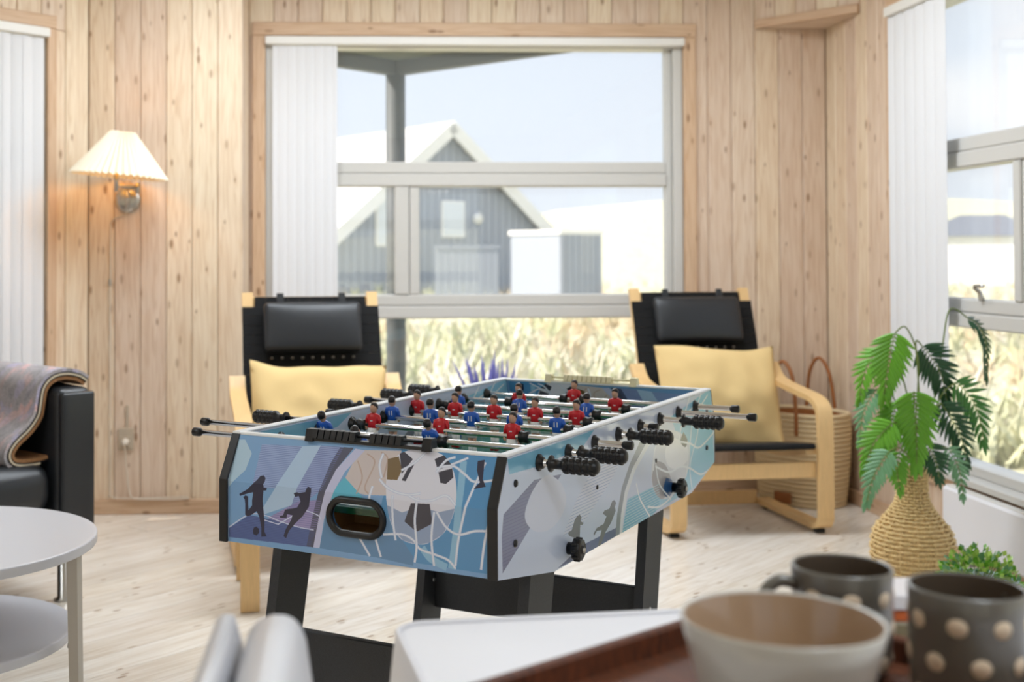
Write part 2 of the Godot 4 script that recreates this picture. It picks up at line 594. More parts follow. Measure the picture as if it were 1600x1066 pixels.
func make_room() -> void:
	# floor
	var fl := setting("floor", "whitewashed pine plank floor laid diagonally", "floor")
	var b := B.new()
	b.box(Vector3(-0.6, -0.10, -1.45), Vector3(6.4, 0.16, 9.4))
	part(fl, "subfloor", b.done(), M.subfloor)
	var room := PackedVector2Array()
	for p in ROOM:
		room.append(Vector2(p[0], p[1]))
	var e := Vector2(S45, S45)
	var n := Vector2(S45, -S45)
	var w := 0.138
	var rest := B.new()
	for row in range(-50, 40):
		var a := row * w
		var s := -4.5 - rng.randf() * 2.0
		while s < 7.0:
			var len := rng.randf_range(1.9, 3.4)
			var q := PackedVector2Array([n * (a + 0.0006) + e * (s + 0.001), n * (a + w - 0.0006) + e * (s + 0.001), n * (a + w - 0.0006) + e * (s + len - 0.001), n * (a + 0.0006) + e * (s + len - 0.001)])
			s += len
			for poly in Geometry2D.intersect_polygons(q, room):
				if poly.size() < 3:
					continue
				var off := Vector2(rng.randf(), rng.randf())
				var seen := false
				for p in poly:
					seen = seen or (p.y > 0.6 and p.x > -2.2)
				var bb := B.new() if seen else rest
				bb.uvf = func(p: Vector3) -> Vector2: return Vector2(Vector2(p.x, p.y).dot(n) / 0.36 + off.x, Vector2(p.x, p.y).dot(e) / 2.4 + off.y)
				bb.xf = Transform3D(Basis(Vector3(1, 0, 0), Vector3(0, 0, -1), Vector3(0, 1, 0)), Vector3.ZERO)
				bb.prism(poly, -0.02, 0.0)
				if seen:
					part(fl, "plank", bb.done(), M["floor_pine_%d" % rng.randi_range(0, 3)])
	part(fl, "plank_rest", rest.done(), M.floor_pine_1).set_meta("kind", "stuff")
	# ceiling
	var ce := setting("ceiling", "white painted ceiling above the room", "ceiling")
	part(ce, "ceiling_slab", box_mesh(Vector3(6.6, 0.15, 9.6), 0.0, Vector3(-0.6, CEIL + 0.075, -1.45)), M.white_ceiling)
	# walls
	board_wall(setting("wall_back", "pine boarded wall around the big window", "wall"), frame_back(), -0.46, 2.368, HOLE_BACK, -0.62, 2.52)
	board_wall(setting("wall_side", "pine boarded wall carrying the pleated lamp", "wall"), frame_lamp(), -1.154, -0.46, [], -1.30, -0.46)
	board_wall(setting("wall_return", "narrow pine return beside the big window", "wall"), frame_step(), 0.0, 0.36, [], 0.15, 0.30)
	board_wall(setting("wall_slanted", "pine boarded slanted wall with the blind covered window", "wall"), frame_slant(), -3.459, 0.0, HOLE_SLANT, -3.55, 0.0)
	board_wall(setting("wall_right", "pine boarded side wall with the tall window behind the palm", "wall"), frame_right(), 0.0, 8.93, HOLE_RIGHT, 0.0, 9.0)
	var lw := setting("wall_left", "plain pine wall out of view beside the sofa", "wall")
	var h := B.new()
	for r in [[-3.0, 3.2, 0.0, 0.33], [-3.0, 3.2, 2.16, CEIL], [-3.0, -1.6, 0.33, 2.16], [1.2, 3.2, 0.33, 2.16]]:
		h.box(D(-3.67, (r[2] + r[3]) * 0.5, (r[0] + r[1]) * 0.5), Vector3(0.14, r[3] - r[2], r[1] - r[0]))
	part(lw, "wall_panel", h.done(), M.wall_core)
	var rw := setting("wall_rear", "plain pine wall behind the dining table", "wall")
	h = B.new()
	for r in [[-3.74, 2.5, 0.0, 0.4], [-3.74, 2.5, 2.16, CEIL], [-3.74, -2.9, 0.4, 2.16], [1.7, 2.5, 0.4, 2.16], [-0.75, -0.45, 0.4, 2.16]]:
		h.box(D((r[0] + r[1]) * 0.5, (r[2] + r[3]) * 0.5, -3.07), Vector3(r[1] - r[0], r[3] - r[2], 0.14))
	part(rw, "wall_panel", h.done(), M.wall_core)
	# skirting
	skirting("baseboard_back", "pine skirting under the big window", frame_back(), -0.46, 2.368)
	skirting("baseboard_side", "pine skirting below the wall lamp cord", frame_lamp(), -1.154, -0.46)
	skirting("baseboard_slanted", "pine skirting behind the black sofa", frame_slant(), -3.459, 0.0)
	skirting("baseboard_right", "pine skirting behind the wicker vase", frame_right(), 0.0, 8.93)
	# boxed-in corner above the basket
	var t := setting("trim_1", "boarded diagonal bulkhead boxing in the upper corner", "trim")
	b = B.new()
	b.xf = Transform3D(Basis(Vector3(1, 0, 0), Vector3(0, 0, -1), Vector3(0, 1, 0)), Vector3.ZERO)
	var tri := PackedVector2Array([Vector2(2.025, 5.93), Vector2(2.368, 5.535), Vector2(2.368, 5.93)])
	b.prism(tri, 2.285, CEIL)
	part(t, "bulkhead", b.done(), M.wall_core)
	b = B.new()
	b.uvf = func(p: Vector3) -> Vector2: return Vector2(p.z / 0.36 + 0.2, p.y / 2.4)
	b.xf = Transform3D(Basis(Vector3(1, 0, 0), Vector3(0, 0, -1), Vector3(0, 1, 0)), Vector3.ZERO)
	b.prism(PackedVector2Array([Vector2(2.02, 5.928), Vector2(2.366, 5.53), Vector2(2.366, 5.928)]), 2.268, 2.285)
	part(t, "soffit_board", b.done(), M.wall_pine_0)
	var p0 := Vector2(2.018, 5.93)
	var p1 := Vector2(2.368, 5.528)
	var dir := (p1 - p0).normalized()
	var bas := Basis(Vector3(dir.x, 0, -dir.y), Vector3.UP, Vector3(dir.x, 0, -dir.y).cross(Vector3.UP))
	var ln := p0.distance_to(p1)
	for k in 5:
		var x0 := ln * k / 5.0
		b = B.new()
		var o := Vector2(rng.randf(), rng.randf())
		b.uvf = func(p: Vector3) -> Vector2: return Vector2(p.x / 0.36 + o.x, p.y / 2.4 + o.y)
		b.box(Vector3(x0 + ln / 10.0, (2.312 + CEIL) * 0.5, -0.006), Vector3(ln / 5.0 - 0.003, CEIL - 2.312, 0.012), 0.003)
		part(t, "plank", b.done(), M["wall_pine_%d" % (k % 4)], Transform3D(bas, D(p0.x, 0, p0.y)))
	b = B.new()
	b.uvf = func(p: Vector3) -> Vector2: return Vector2(p.y / 0.36 + 0.6, p.x / 2.4)
	b.box(Vector3(ln * 0.5, 2.290, 0.004), Vector3(ln - 0.004, 0.044, 0.024), 0.003)
	part(t, "edge_board", b.done(), M.trim_wood, Transform3D(bas, D(p0.x, 0, p0.y)))

func skirting(called: String, label: String, f: Transform3D, x0: float, x1: float) -> void:
	var o := setting(called, label, "baseboard", f.origin, f.basis)
	var b := B.new()
	b.uvf = func(p: Vector3) -> Vector2: return Vector2(p.y / 0.36 + 0.3, p.x / 2.4)
	b.box(Vector3((x0 + x1) * 0.5, 0.033, 0.007), Vector3(x1 - x0, 0.066, 0.014), 0.003)
	part(o, "skirting_board", b.done(), M.trim_wood)

func board_wall(o: Node3D, f: Transform3D, x0: float, x1: float, holes: Array, cx0: float, cx1: float) -> void:
	o.transform = f
	# the wall behind the boards, round its openings
	var b := B.new()
	var xs := [cx0]
	for h in holes:
		xs.append(h[0]); xs.append(h[1])
	xs.append(cx1)
	for i in range(0, xs.size(), 2):
		b.box(Vector3((xs[i] + xs[i + 1]) * 0.5, CEIL * 0.5, -0.085), Vector3(xs[i + 1] - xs[i], CEIL, 0.14))
	for h in holes:
		b.box(Vector3((h[0] + h[1]) * 0.5, h[2] * 0.5, -0.085), Vector3(h[1] - h[0], h[2], 0.14))
		b.box(Vector3((h[0] + h[1]) * 0.5, (h[3] + CEIL) * 0.5, -0.085), Vector3(h[1] - h[0], CEIL - h[3], 0.14))
	part(o, "wall_core", b.done(), M.wall_core)
	var n := roundi((x1 - x0) / 0.1177)
	var w := (x1 - x0) / n
	for i in n:
		var a := x0 + i * w
		var c := a + w
		var spans := [[0.0, CEIL]]
		for h in holes:
			if a < h[1] and c > h[0]:
				var left := maxf(a, h[0]) - a
				if left > 0.02 or c - minf(c, h[1]) > 0.02:
					# the board that the opening cuts lengthways
					var e0: float = a if left > 0.02 else h[1]
					var e1: float = h[0] if left > 0.02 else c
					wall_plank(o, e0, e1, h[2], h[3])
				spans = [[0.0, h[2]], [h[3], CEIL]]
		for s in spans:
			wall_plank(o, a, c, s[0], s[1])

func wall_plank(o: Node3D, a: float, c: float, y0: float, y1: float) -> void:
	var b := B.new()
	var off := Vector2(rng.randf(), rng.randf())
	b.uvf = func(p: Vector3) -> Vector2: return Vector2(p.x / 0.36 + off.x, p.y / 2.4 + off.y)
	b.box(Vector3((a + c) * 0.5, (y0 + y1) * 0.5, -0.0075), Vector3(c - a - 0.0024, y1 - y0 - 0.001, 0.015), 0.0038)
	part(o, "plank", b.done(), M["wall_pine_%d" % rng.randi_range(0, 3)])

# ---------------------------------------------------------------- windows
func bar(o: Node3D, called: String, x0: float, x1: float, y0: float, y1: float, z0: float, z1: float, m: Material, bev := 0.003) -> MeshInstance3D:
	var b := B.new()
	if m == M.trim_wood:
		var along_x := (x1 - x0) > (y1 - y0)
		var off := Vector2(rng.randf(), rng.randf())
		b.uvf = func(p: Vector3) -> Vector2: return Vector2((p.y if along_x else p.x) / 0.36 + off.x, (p.x if along_x else p.y) / 2.4 + off.y)
	b.box(Vector3((x0 + x1) * 0.5, (y0 + y1) * 0.5, (z0 + z1) * 0.5), Vector3(x1 - x0, y1 - y0, z1 - z0), bev)
	return part(o, called, b.done(), m)

func pane(o: Node3D, x0: float, x1: float, y0: float, y1: float) -> void:
	part(o, "pane", box_mesh(Vector3(x1 - x0, y1 - y0, 0.004), 0.0, Vector3((x0 + x1) * 0.5, (y0 + y1) * 0.5, -0.075)), M.window_glass)

func window_set(called: String, label: String, f: Transform3D, h: Array, trim_top: float, trim_side: float, t1: Vector2, t2: Vector2, mull: Array) -> Node3D:
	# casing, white frame, two rails, an upright between them, four panes
	var o := setting(called, label, "window", f.origin, f.basis)
	var x0: float = h[0]
	var x1: float = h[1]
	var y0: float = h[2]
	var y1: float = h[3]
	bar(o, "casing_board", x0 - trim_side, x1 + trim_side, y1 + 0.001, y1 + trim_top, 0.0, 0.02, M.trim_wood)
	bar(o, "casing_board", x0 - trim_side, x0 - 0.001, y0 - 0.05, y1, 0.0, 0.02, M.trim_wood)
	bar(o, "casing_board", x1 + 0.001, x1 + trim_side, y0 - 0.05, y1, 0.0, 0.02, M.trim_wood)
	bar(o, "casing_board", x0, x1, y0 - 0.05, y0 - 0.005, 0.0, 0.02, M.trim_wood)
	bar(o, "window_sill", x0, x1, y0 - 0.004, y0 + 0.022, -0.03, 0.045, M.frame_paint)
	var fx0 := x0 + 0.046
	var fx1 := x1 - 0.075
	var fy0 := y0 + 0.06
	var fy1 := y1 - 0.052
	bar(o, "frame_stile", x0, fx0, y0 + 0.022, y1, -0.12, -0.004, M.frame_paint)
	bar(o, "frame_stile", fx1 + 0.03, x1, y0 + 0.022, y1, -0.12, -0.004, M.frame_paint)
	bar(o, "sash_stile", fx1, fx1 + 0.029, y0 + 0.022, y1, -0.10, -0.04, M.frame_paint)
	bar(o, "frame_head", fx0, fx1 + 0.03, fy1, y1, -0.12, -0.004, M.frame_paint)
	bar(o, "frame_foot", fx0, fx1 + 0.03, y0 + 0.022, fy0, -0.12, -0.02, M.frame_paint)
	for t in [t1, t2]:
		bar(o, "transom", fx0, fx1, t.x, lerpf(t.x, t.y, 0.52), -0.115, -0.025, M.frame_paint, 0.006)
		bar(o, "transom", fx0, fx1, lerpf(t.x, t.y, 0.53), t.y, -0.11, -0.035, M.frame_paint, 0.006)
	pane(o, fx0, fx1, t1.y, fy1)
	pane(o, fx0, fx1, fy0, t2.x)
	var last := fx0
	for m in mull:
		bar(o, "mullion", m[0], m[1] - 0.002, t2.y, t1.x, -0.11, -0.03, M.frame_paint, 0.005)
		bar(o, "mullion", m[1] + 0.002, m[2], t2.y, t1.x, -0.105, -0.035, M.frame_paint, 0.005)
		pane(o, last, m[0], t2.y, t1.x)
		last = m[2]
	pane(o, last, fx1, t2.y, t1.x)
	return o

func make_windows() -> void:
	window_set("window_1", "big white framed window facing the dark gabled house", frame_back(), HOLE_BACK[0], 0.066, 0.063, Vector2(1.495, 1.616), Vector2(0.852, 0.968), [[0.243, 0.314, 0.364]])
	var fr := frame_right()
	var w2 := window_set("window_2", "tall white framed side window behind the palm", fr, HOLE_RIGHT[0], 0.066, 0.04, Vector2(1.493, 1.612), Vector2(0.872, 0.984), [[1.62, 1.672, 1.74], [2.5, 2.56, 2.62]])
	# its casement fastener
	var hs := B.new()
	hs.smooth(true)
	hs.tube([Vector3(1.40, 0.984, -0.03), Vector3(1.405, 1.012, -0.02), Vector3(1.385, 1.03, -0.01), Vector3(1.40, 1.036, -0.005), Vector3(1.47, 1.038, 0.0)], [0.012, 0.009, 0.008, 0.007, 0.006], 8)
	part(w2, "fastener", hs.done(), M.steel)
	window_set("window_3", "white framed side window further along the wall", fr, HOLE_RIGHT[1], 0.066, 0.04, Vector2(1.493, 1.612), Vector2(0.872, 0.984), [[5.6, 5.65, 5.7]])
	window_set("window_4", "slanted wall window covered by pale vertical slats", frame_slant(), HOLE_SLANT[0], 0.058, 0.047, Vector2(1.495, 1.616), Vector2(0.852, 0.968), [[-1.5, -1.45, -1.4]])
	var lf := Transform3D(Basis(Vector3(0, 0, -1), Vector3.UP, Vector3(1, 0, 0)), D(-3.6, 0, 0))
	window_set("window_5", "white framed window added out of view for daylight beside the sofa", lf, [-1.6, 1.2, 0.33, 2.16], 0.06, 0.06, Vector2(1.495, 1.616), Vector2(0.852, 0.968), [[-0.3, -0.25, -0.2]])  # unseen window added to let in more daylight
	var rf := Transform3D(Basis(Vector3(-1, 0, 0), Vector3.UP, Vector3(0, 0, -1)), D(0, 0, -3.0))
	window_set("window_6", "white framed rear window added for daylight behind the dining table", rf, [-1.7, 0.45, 0.4, 2.16], 0.06, 0.06, Vector2(1.495, 1.616), Vector2(0.852, 0.968), [[-0.7, -0.65, -0.6]])  # rear window added out of view to brighten the room
	window_set("window_7", "white framed rear window added for daylight behind the coffee table", rf, [0.75, 2.9, 0.4, 2.16], 0.06, 0.06, Vector2(1.495, 1.616), Vector2(0.852, 0.968), [[1.7, 1.75, 1.8]])  # second unseen rear window, also added for brightness
	blind("white vertical slat blind drawn aside at the big window", frame_back(), -0.345, -0.036, -0.381, 1.655, 0.40, 2.218, 14)
	blind("white vertical slat blind drawn aside at the side window behind the palm", fr, 0.752, 1.235, 0.75, 3.35, 0.36, 2.222, 11)
	blind("white vertical slat blind closed across the slanted window", frame_slant(), -2.58, -0.245, -2.60, -0.222, 0.36, 2.156, 48)

func blind(label: String, f: Transform3D, x0: float, x1: float, r0: float, r1: float, y0: float, y1: float, n: int) -> void:
	var o := thing("vertical_blind", label, "blind", f.origin, "", f.basis)
	part(o, "head_rail", box_mesh(Vector3(r1 - r0, 0.04, 0.045), 0.004, Vector3((r0 + r1) * 0.5, y1 - 0.022, 0.024)), M.blind_rail)
	var w := (x1 - x0) / n
	var b := B.new()
	b.smooth(true)
	# one slat, slightly curved across
	b.sheet(func(u: float, v: float) -> Vector3: return Vector3((u - 0.5), lerpf(y0, y1 - 0.045, v), 0.06 * sin(u * PI)), 6, 1, Vector3(0, 0, 1))
	b.sheet(func(u: float, v: float) -> Vector3: return Vector3((u - 0.5), lerpf(y0, y1 - 0.045, v), 0.06 * sin(u * PI) - 0.006), 6, 1, Vector3(0, 0, -1))
	var slat := b.done()
	for i in n:
		var ang := deg_to_rad(13.0 if i % 2 == 0 else -8.0) + rng.randf_range(-0.05, 0.05)
		var sc := w * rng.randf_range(1.10, 1.22)
		part(o, "slat", slat, M.blind_fabric, Transform3D(Basis(Vector3.UP, ang).scaled_local(Vector3(sc, 1, sc)), Vector3(x0 + (i + 0.5) * w, 0, 0.022)))

const FILL_LAMP_E := 2.0  # energy of the ceiling lamps added as indoor fill
const FILL_PENDANT_E := 0.95

func fill_glow() -> StandardMaterial3D:
	if M.has("fill_diffuser"):
		return M.fill_diffuser
	var g := mat("fill_diffuser", Color(1, 0.99, 0.97), 0.6)  # glowing face of the lamps added as fill
	g.emission_enabled = true
	g.emission = Color(1, 0.97, 0.93)
	g.emission_energy_multiplier = 1.5
	return g

func fill_light(o: Node3D, y: float, size: float, e: float) -> void:  # area light inside each added fill lamp
	var a := AreaLight3D.new()
	a.name = "fill_light"
	a.area_size = Vector2(size, size)
	a.light_color = Color(0.92, 0.96, 1.0)
	a.light_energy = e
	a.light_size = 0.5
	a.area_range = 14.0
	a.area_attenuation = 2.0
	a.shadow_enabled = true
	o.add_child(a)
	a.position = Vector3(0, y, 0)
	a.rotation = Vector3(-PI / 2, 0, 0)

func make_fill_lamps() -> void:
	# flush ceiling lamps added out of view as fill to brighten the room
	for q in [[-0.45, 4.55, "flush ceiling lamp added as fill above the armchair by the blind"], [0.42, 4.55, "flush ceiling lamp added as fill above the foosball table"], [1.25, 4.50, "flush ceiling lamp added as fill above the armchair beside the basket"]]:
		var o := thing("added_ceiling_lamp", "white square " + q[2], "lamp", D(q[0], CEIL, q[1]), "added flush fill lamps")
		part(o, "housing", box_mesh(Vector3(0.74, 0.05, 0.74), 0.01, Vector3(0, -0.025, 0)), M.white_paint)
		part(o, "fill_diffuser_light", box_mesh(Vector3(0.68, 0.012, 0.68), 0.003, Vector3(0, -0.055, 0)), fill_glow())
		fill_light(o, -0.07, 0.66, FILL_LAMP_E)
	# two unseen dome pendants added as fill nearer the camera
	for q in [[0.75, 0.75, 1.75, "white dome pendant added as fill above the dining table"], [-1.55, 2.3, 1.95, "white dome pendant added as fill above the round coffee table"]]:
		var o := thing("added_pendant_lamp", q[3], "lamp", D(q[0], q[2], q[1]), "added dome pendants")
		part(o, "dome", lathe_mesh([Vector2(0.25, 0.0), Vector2(0.235, 0.09), Vector2(0.18, 0.17), Vector2(0.08, 0.22), Vector2(0.02, 0.235), Vector2(0.02, 0.23), Vector2(0.08, 0.214), Vector2(0.175, 0.165), Vector2(0.228, 0.088), Vector2(0.243, 0.0)], 40), M.white_paint)
		part(o, "cable", tube_mesh([Vector3(0, 0.23, 0), Vector3(0, CEIL - q[2], 0)], 0.004, 6), M.cord_white)
		part(o, "fill_diffuser_light", lathe_mesh([Vector2(0, 0.05), Vector2(0.20, 0.05), Vector2(0.20, 0.06), Vector2(0, 0.06)], 32), fill_glow())
		fill_light(o, 0.04, 0.3, FILL_PENDANT_E)

# ---------------------------------------------------------------- outdoors
func ground_y(x: float, d: float) -> float:
	# dunes: level near the house, rising far off to the right
	var y := -0.35 + noise.get_noise_2d(x * 0.05, d * 0.05) * 0.5 * smoothstep(8.0, 30.0, d)
	var far := smoothstep(55.0, 190.0, Vector2(x, d).length())
	y += far * (9.0 + noise.get_noise_2d(x * 0.012, d * 0.012 + 4.0) * 7.0) * smoothstep(-0.15, 0.35, x / maxf(d, 20.0) + 0.12)
	return y

func make_outside() -> void:
	var g := setting("dune_ground", "pale dry dune grassland around the house", "ground")
	var b := B.new()
	b.smooth(true)
	var rs := [0.0, 4.0, 6.0, 8.0, 10.0, 13.0, 17.0, 22.0, 28.0, 36.0, 46.0, 60.0, 80.0, 110.0, 150.0, 210.0, 300.0, 420.0]
	for i in rs.size() - 1:
		for k in 72:
			var q := []
			for c in [[i, k], [i + 1, k], [i + 1, k + 1], [i, k + 1]]:
				var a: float = TAU * c[1] / 72.0
				var x: float = sin(a) * rs[c[0]]
				var d: float = 2.0 + cos(a) * rs[c[0]]
				q.append(D(x, ground_y(x, d) if rs[c[0]] > 5.0 else -0.35, d))
			b.quad(q[0], q[1], q[2], q[3], Vector3.UP)
	var gm := mat("dune_soil", Color(1, 1, 1), 0.95)
	var gi := grain(Color(0.78, 0.77, 0.66), 0.35, 5, 5, 41)
	triplanar(gm, gi, Vector3(0.07, 0.07, 0.07), true)
	part(g, "ground_surface", b.done(), gm)
	# grass
	b = B.new()
	var r := RandomNumberGenerator.new()
	r.seed = 19
	for k in 9:
		var a := r.randf() * TAU
		var o := Vector3(cos(a), 0, sin(a)) * r.randf() * 0.12
		var lean := Vector3(r.randf_range(-0.25, 0.25), 0, r.randf_range(-0.25, 0.25))
		var s := Vector3(-sin(a), 0, cos(a)) * 0.018
		var hgt := r.randf_range(0.2, 0.42)
		b.quad(o - s, o + s, o + lean * 0.4 + Vector3.UP * hgt * 0.6 + s * 0.7, o + lean * 0.4 + Vector3.UP * hgt * 0.6 - s * 0.7, Vector3(cos(a), 0.2, sin(a)))
		b.tri(o + lean * 0.4 + Vector3.UP * hgt * 0.6 - s * 0.7, o + lean * 0.4 + Vector3.UP * hgt * 0.6 + s * 0.7, o + lean + Vector3.UP * hgt, Vector3(cos(a), 0.2, sin(a)))
	var tuft := b.done()
	var mm := MultiMesh.new()
	mm.transform_format = MultiMesh.TRANSFORM_3D
	mm.use_colors = true
	mm.mesh = tuft
	var spots := []
	for i in 9000:
		var t := r.randf()
		var d := 8.5 + 48.0 * t * t
		var x := r.randf_range(-0.25, 1.0) * d * 0.9 + r.randf_range(-1, 1)
		if x < 6.0 and d < 7.4:
			continue
		if noise.get_noise_2d(x * 0.35 + 20.0, d * 0.2) > r.randf_range(-0.7, 0.9):
			spots.append([x, d])
	mm.instance_count = spots.size()
	var cols := [Color(0.60, 0.49, 0.33), Color(0.64, 0.58, 0.44), Color(0.48, 0.50, 0.31), Color(0.70, 0.67, 0.57), Color(0.55, 0.56, 0.38)]
	for i in spots.size():
		var x: float = spots[i][0]
		var d: float = spots[i][1]
		var sc := r.randf_range(0.7, 1.5)
		mm.set_instance_transform(i, Transform3D(Basis(Vector3.UP, r.randf() * TAU).scaled(Vector3(sc * 1.2, sc, sc * 1.2)), D(x, ground_y(x, d) - 0.02, d)))
		var ci := int(clampf((noise.get_noise_2d(x * 0.25, d * 0.16 + 50.0) + 0.5) * 5.0 + r.randf_range(-1, 1), 0, 4))
		mm.set_instance_color(i, cols[ci])
	var gr := MultiMeshInstance3D.new()
	gr.name = "dune_grass"
	gr.multimesh = mm
	var gm2 := mat("grass_blades", Color(1, 1, 1), 0.8)
	gm2.vertex_color_use_as_albedo = true
	gm2.backlight = Color(0.5, 0.5, 0.5)
	gr.material_override = gm2
	add_child(gr)
	gr.set_meta("kind", "stuff")
	gr.set_meta("label", "straw coloured dune grass growing outside the windows")
	gr.set_meta("category", "grass")
	# the veranda corner outside the window
	mat("veranda_dark", Color(0.26, 0.28, 0.30), 0.6)
	mat("veranda_soffit", Color(0.36, 0.39, 0.36), 0.7)
	var v := thing("veranda_roof", "dark eaves corner with slanting beams over the terrace post", "eaves", D(0.30, 0, 7.2))
	b = B.new()
	b.xf = Transform3D(Basis(Vector3(1, 0, 0), Vector3(0, 0, -1), Vector3(0, 1, 0)), Vector3.ZERO)
	b.prism(PackedVector2Array([Vector2(0, 0.1), Vector2(1.15, -1.05), Vector2(-1.15, -1.05)]), 2.30, 2.36)
	part(v, "soffit", b.done(), M.veranda_soffit)
	for s in [-1.0, 1.0]:
		var bm := box_mesh(Vector3(1.56, 0.13, 0.07), 0.006)
		part(v, "beam", bm, M.veranda_dark, Transform3D(Basis(Vector3.UP, -s * PI / 4.0), Vector3(s * 0.55, 2.285, 0.55)))
	var po := thing("veranda_post", "dark round terrace post outside the big window", "post", D(0.30, -0.36, 7.2))
	part(po, "shaft", lathe_mesh([Vector2(0, 0), Vector2(0.058, 0), Vector2(0.058, 2.59), Vector2(0, 2.59)], 20), M.veranda_dark)
	# neighbouring house
	mat("dark_cladding", Color(0.60, 0.63, 0.69), 0.8)
	mat("white_trim", Color(0.93, 0.93, 0.93), 0.6)
	mat("pale_roof", Color(0.78, 0.78, 0.79), 0.8)
	mat("pale_glass", Color(0.85, 0.88, 0.92), 0.15)
	mat("slate_roof", Color(0.42, 0.44, 0.49), 0.8)
	var yaw := deg_to_rad(33.0)
	var ax := Vector3(cos(yaw), 0, -sin(yaw))            # along the gable, to the right and back
	var nb := thing("gabled_house", "dark clad house with white barge boards beyond the window", "house", D(3.3, -0.3, 40.0), "", Basis(ax, Vector3.UP, ax.cross(Vector3.UP)))
	var hw := 4.35
	var ridge := 5.55
	var eave := 2.1
	b = B.new()
	b.prism(PackedVector2Array([Vector2(-hw, 0), Vector2(hw, 0), Vector2(hw, eave), Vector2(0, ridge), Vector2(-hw, eave)]), -13.0, 0.0)
	part(nb, "house_body", b.done(), M.dark_cladding)
	for i in 29:
		var x := -hw + 0.15 + i * 0.3
		var top := eave + (ridge - eave) * (1.0 - absf(x) / hw)
		part(nb, "cladding_board", box_mesh(Vector3(0.24, top, 0.03), 0.006, Vector3(x, top * 0.5, 0.016)), M.dark_cladding)
	for s in [-1.0, 1.0]:
		var ang := atan2(ridge - eave, hw)
		var len := hw / cos(ang) + 0.45
		var c := Vector3(s * (hw + 0.2) * 0.5, (ridge + eave - 0.3) * 0.5 + 0.27, 0)
		part(nb, "roof_slope", box_mesh(Vector3(len, 0.14, 13.9), 0.01), M.pale_roof, Transform3D(Basis(Vector3(0, 0, 1), -s * ang), c + Vector3(0, 0, -6.6)))
		part(nb, "barge_board", box_mesh(Vector3(len, 0.42, 0.09), 0.01), M.white_trim, Transform3D(Basis(Vector3(0, 0, 1), -s * ang), c + Vector3(0, -0.1, 0.42)))
	for q in [[0.25, 2.1, 3.3, 0.95], [-2.6, 1.8, 3.45, 0.45]]:
		var wf := part(nb, "house_window", box_mesh(Vector3(q[3], q[2] - q[1], 0.08), 0.01, Vector3(q[0], (q[1] + q[2]) * 0.5, 0.06)), M.white_trim)
		part(wf, "window_glass", box_mesh(Vector3(q[3] - 0.14, q[2] - q[1] - 0.14, 0.02), 0.0, Vector3(q[0], (q[1] + q[2]) * 0.5, 0.102)), M.pale_glass)
	part(nb, "porthole", lathe_mesh([Vector2(0, 0.05), Vector2(0.2, 0.05), Vector2(0.2, 0), Vector2(0, 0)], 20), M.white_trim, Transform3D(Basis(Vector3(1, 0, 0), PI / 2), Vector3(1.3, 2.75, 0.05)))
	# sheds and screen before it
	for q in [["storage_shed", "flat roofed dark shed with white top edge by the gabled house", "shed", 5.8, 33.5, 1.55, 1.75, 2.05, 12.0]]:
		var sd := thing(q[0], q[1], q[2], D(q[3], -0.35, q[4]), "", Basis(Vector3.UP, deg_to_rad(40.0)))
		part(sd, "shed_wall", box_mesh(Vector3(1.75, 2.1, 1.75), 0.01, Vector3(0, 1.05, 0)), M.dark_cladding)
		part(sd, "roof_edge", box_mesh(Vector3(1.85, 0.12, 1.85), 0.01, Vector3(0, 2.16, 0)), M.white_trim)
		for i in 7:
			part(sd, "cladding_board", box_mesh(Vector3(0.22, 2.1, 0.03), 0.006, Vector3(-0.75 + i * 0.25, 1.05, 0.89)), M.dark_cladding)
	var fn := thing("board_screen", "low dark board screen beside the storage shed", "screen", D(3.6, -0.35, 36.0))
	for i in 9:
		part(fn, "board", box_mesh(Vector3(0.19, 1.75, 0.05), 0.006, Vector3(-0.85 + i * 0.21, 0.875, 0)), M.dark_cladding)
	part(fn, "cap_rail", box_mesh(Vector3(1.95, 0.08, 0.1), 0.006, Vector3(0, 1.79, 0)), M.dark_cladding)
	# the far house seen through the side window
	var fh := thing("distant_house", "distant pale house with slate hipped roof seen past the palm", "house", D(31.8, 0.0, 60.0), "", Basis(Vector3.UP, deg_to_rad(-25.0)))
	part(fh, "house_wall", box_mesh(Vector3(6.0, 2.4, 5.0), 0.02, Vector3(0, 0.9, 0)), M.white_trim)
	b = B.new()
	var c4 := [Vector3(-3.3, 2.1, 2.8), Vector3(3.3, 2.1, 2.8), Vector3(3.3, 2.1, -2.8), Vector3(-3.3, 2.1, -2.8)]
	var ra := Vector3(-1.0, 3.2, 0)
	var rb := Vector3(1.0, 3.2, 0)
	b.quad(c4[0], c4[1], rb, ra, Vector3(0, 1, 1))
	b.quad(c4[2], c4[3], ra, rb, Vector3(0, 1, -1))
	b.tri(c4[1], c4[2], rb, Vector3(1, 1, 0))
	b.tri(c4[3], c4[0], ra, Vector3(-1, 1, 0))
	b.quad(c4[0], c4[1], c4[2], c4[3], Vector3.DOWN)
	part(fh, "roof", b.done(), M.slate_roof)
	part(fh, "house_window", box_mesh(Vector3(1.2, 0.9, 0.05), 0.01, Vector3(-0.6, 1.0, 2.52)), M.pale_glass)

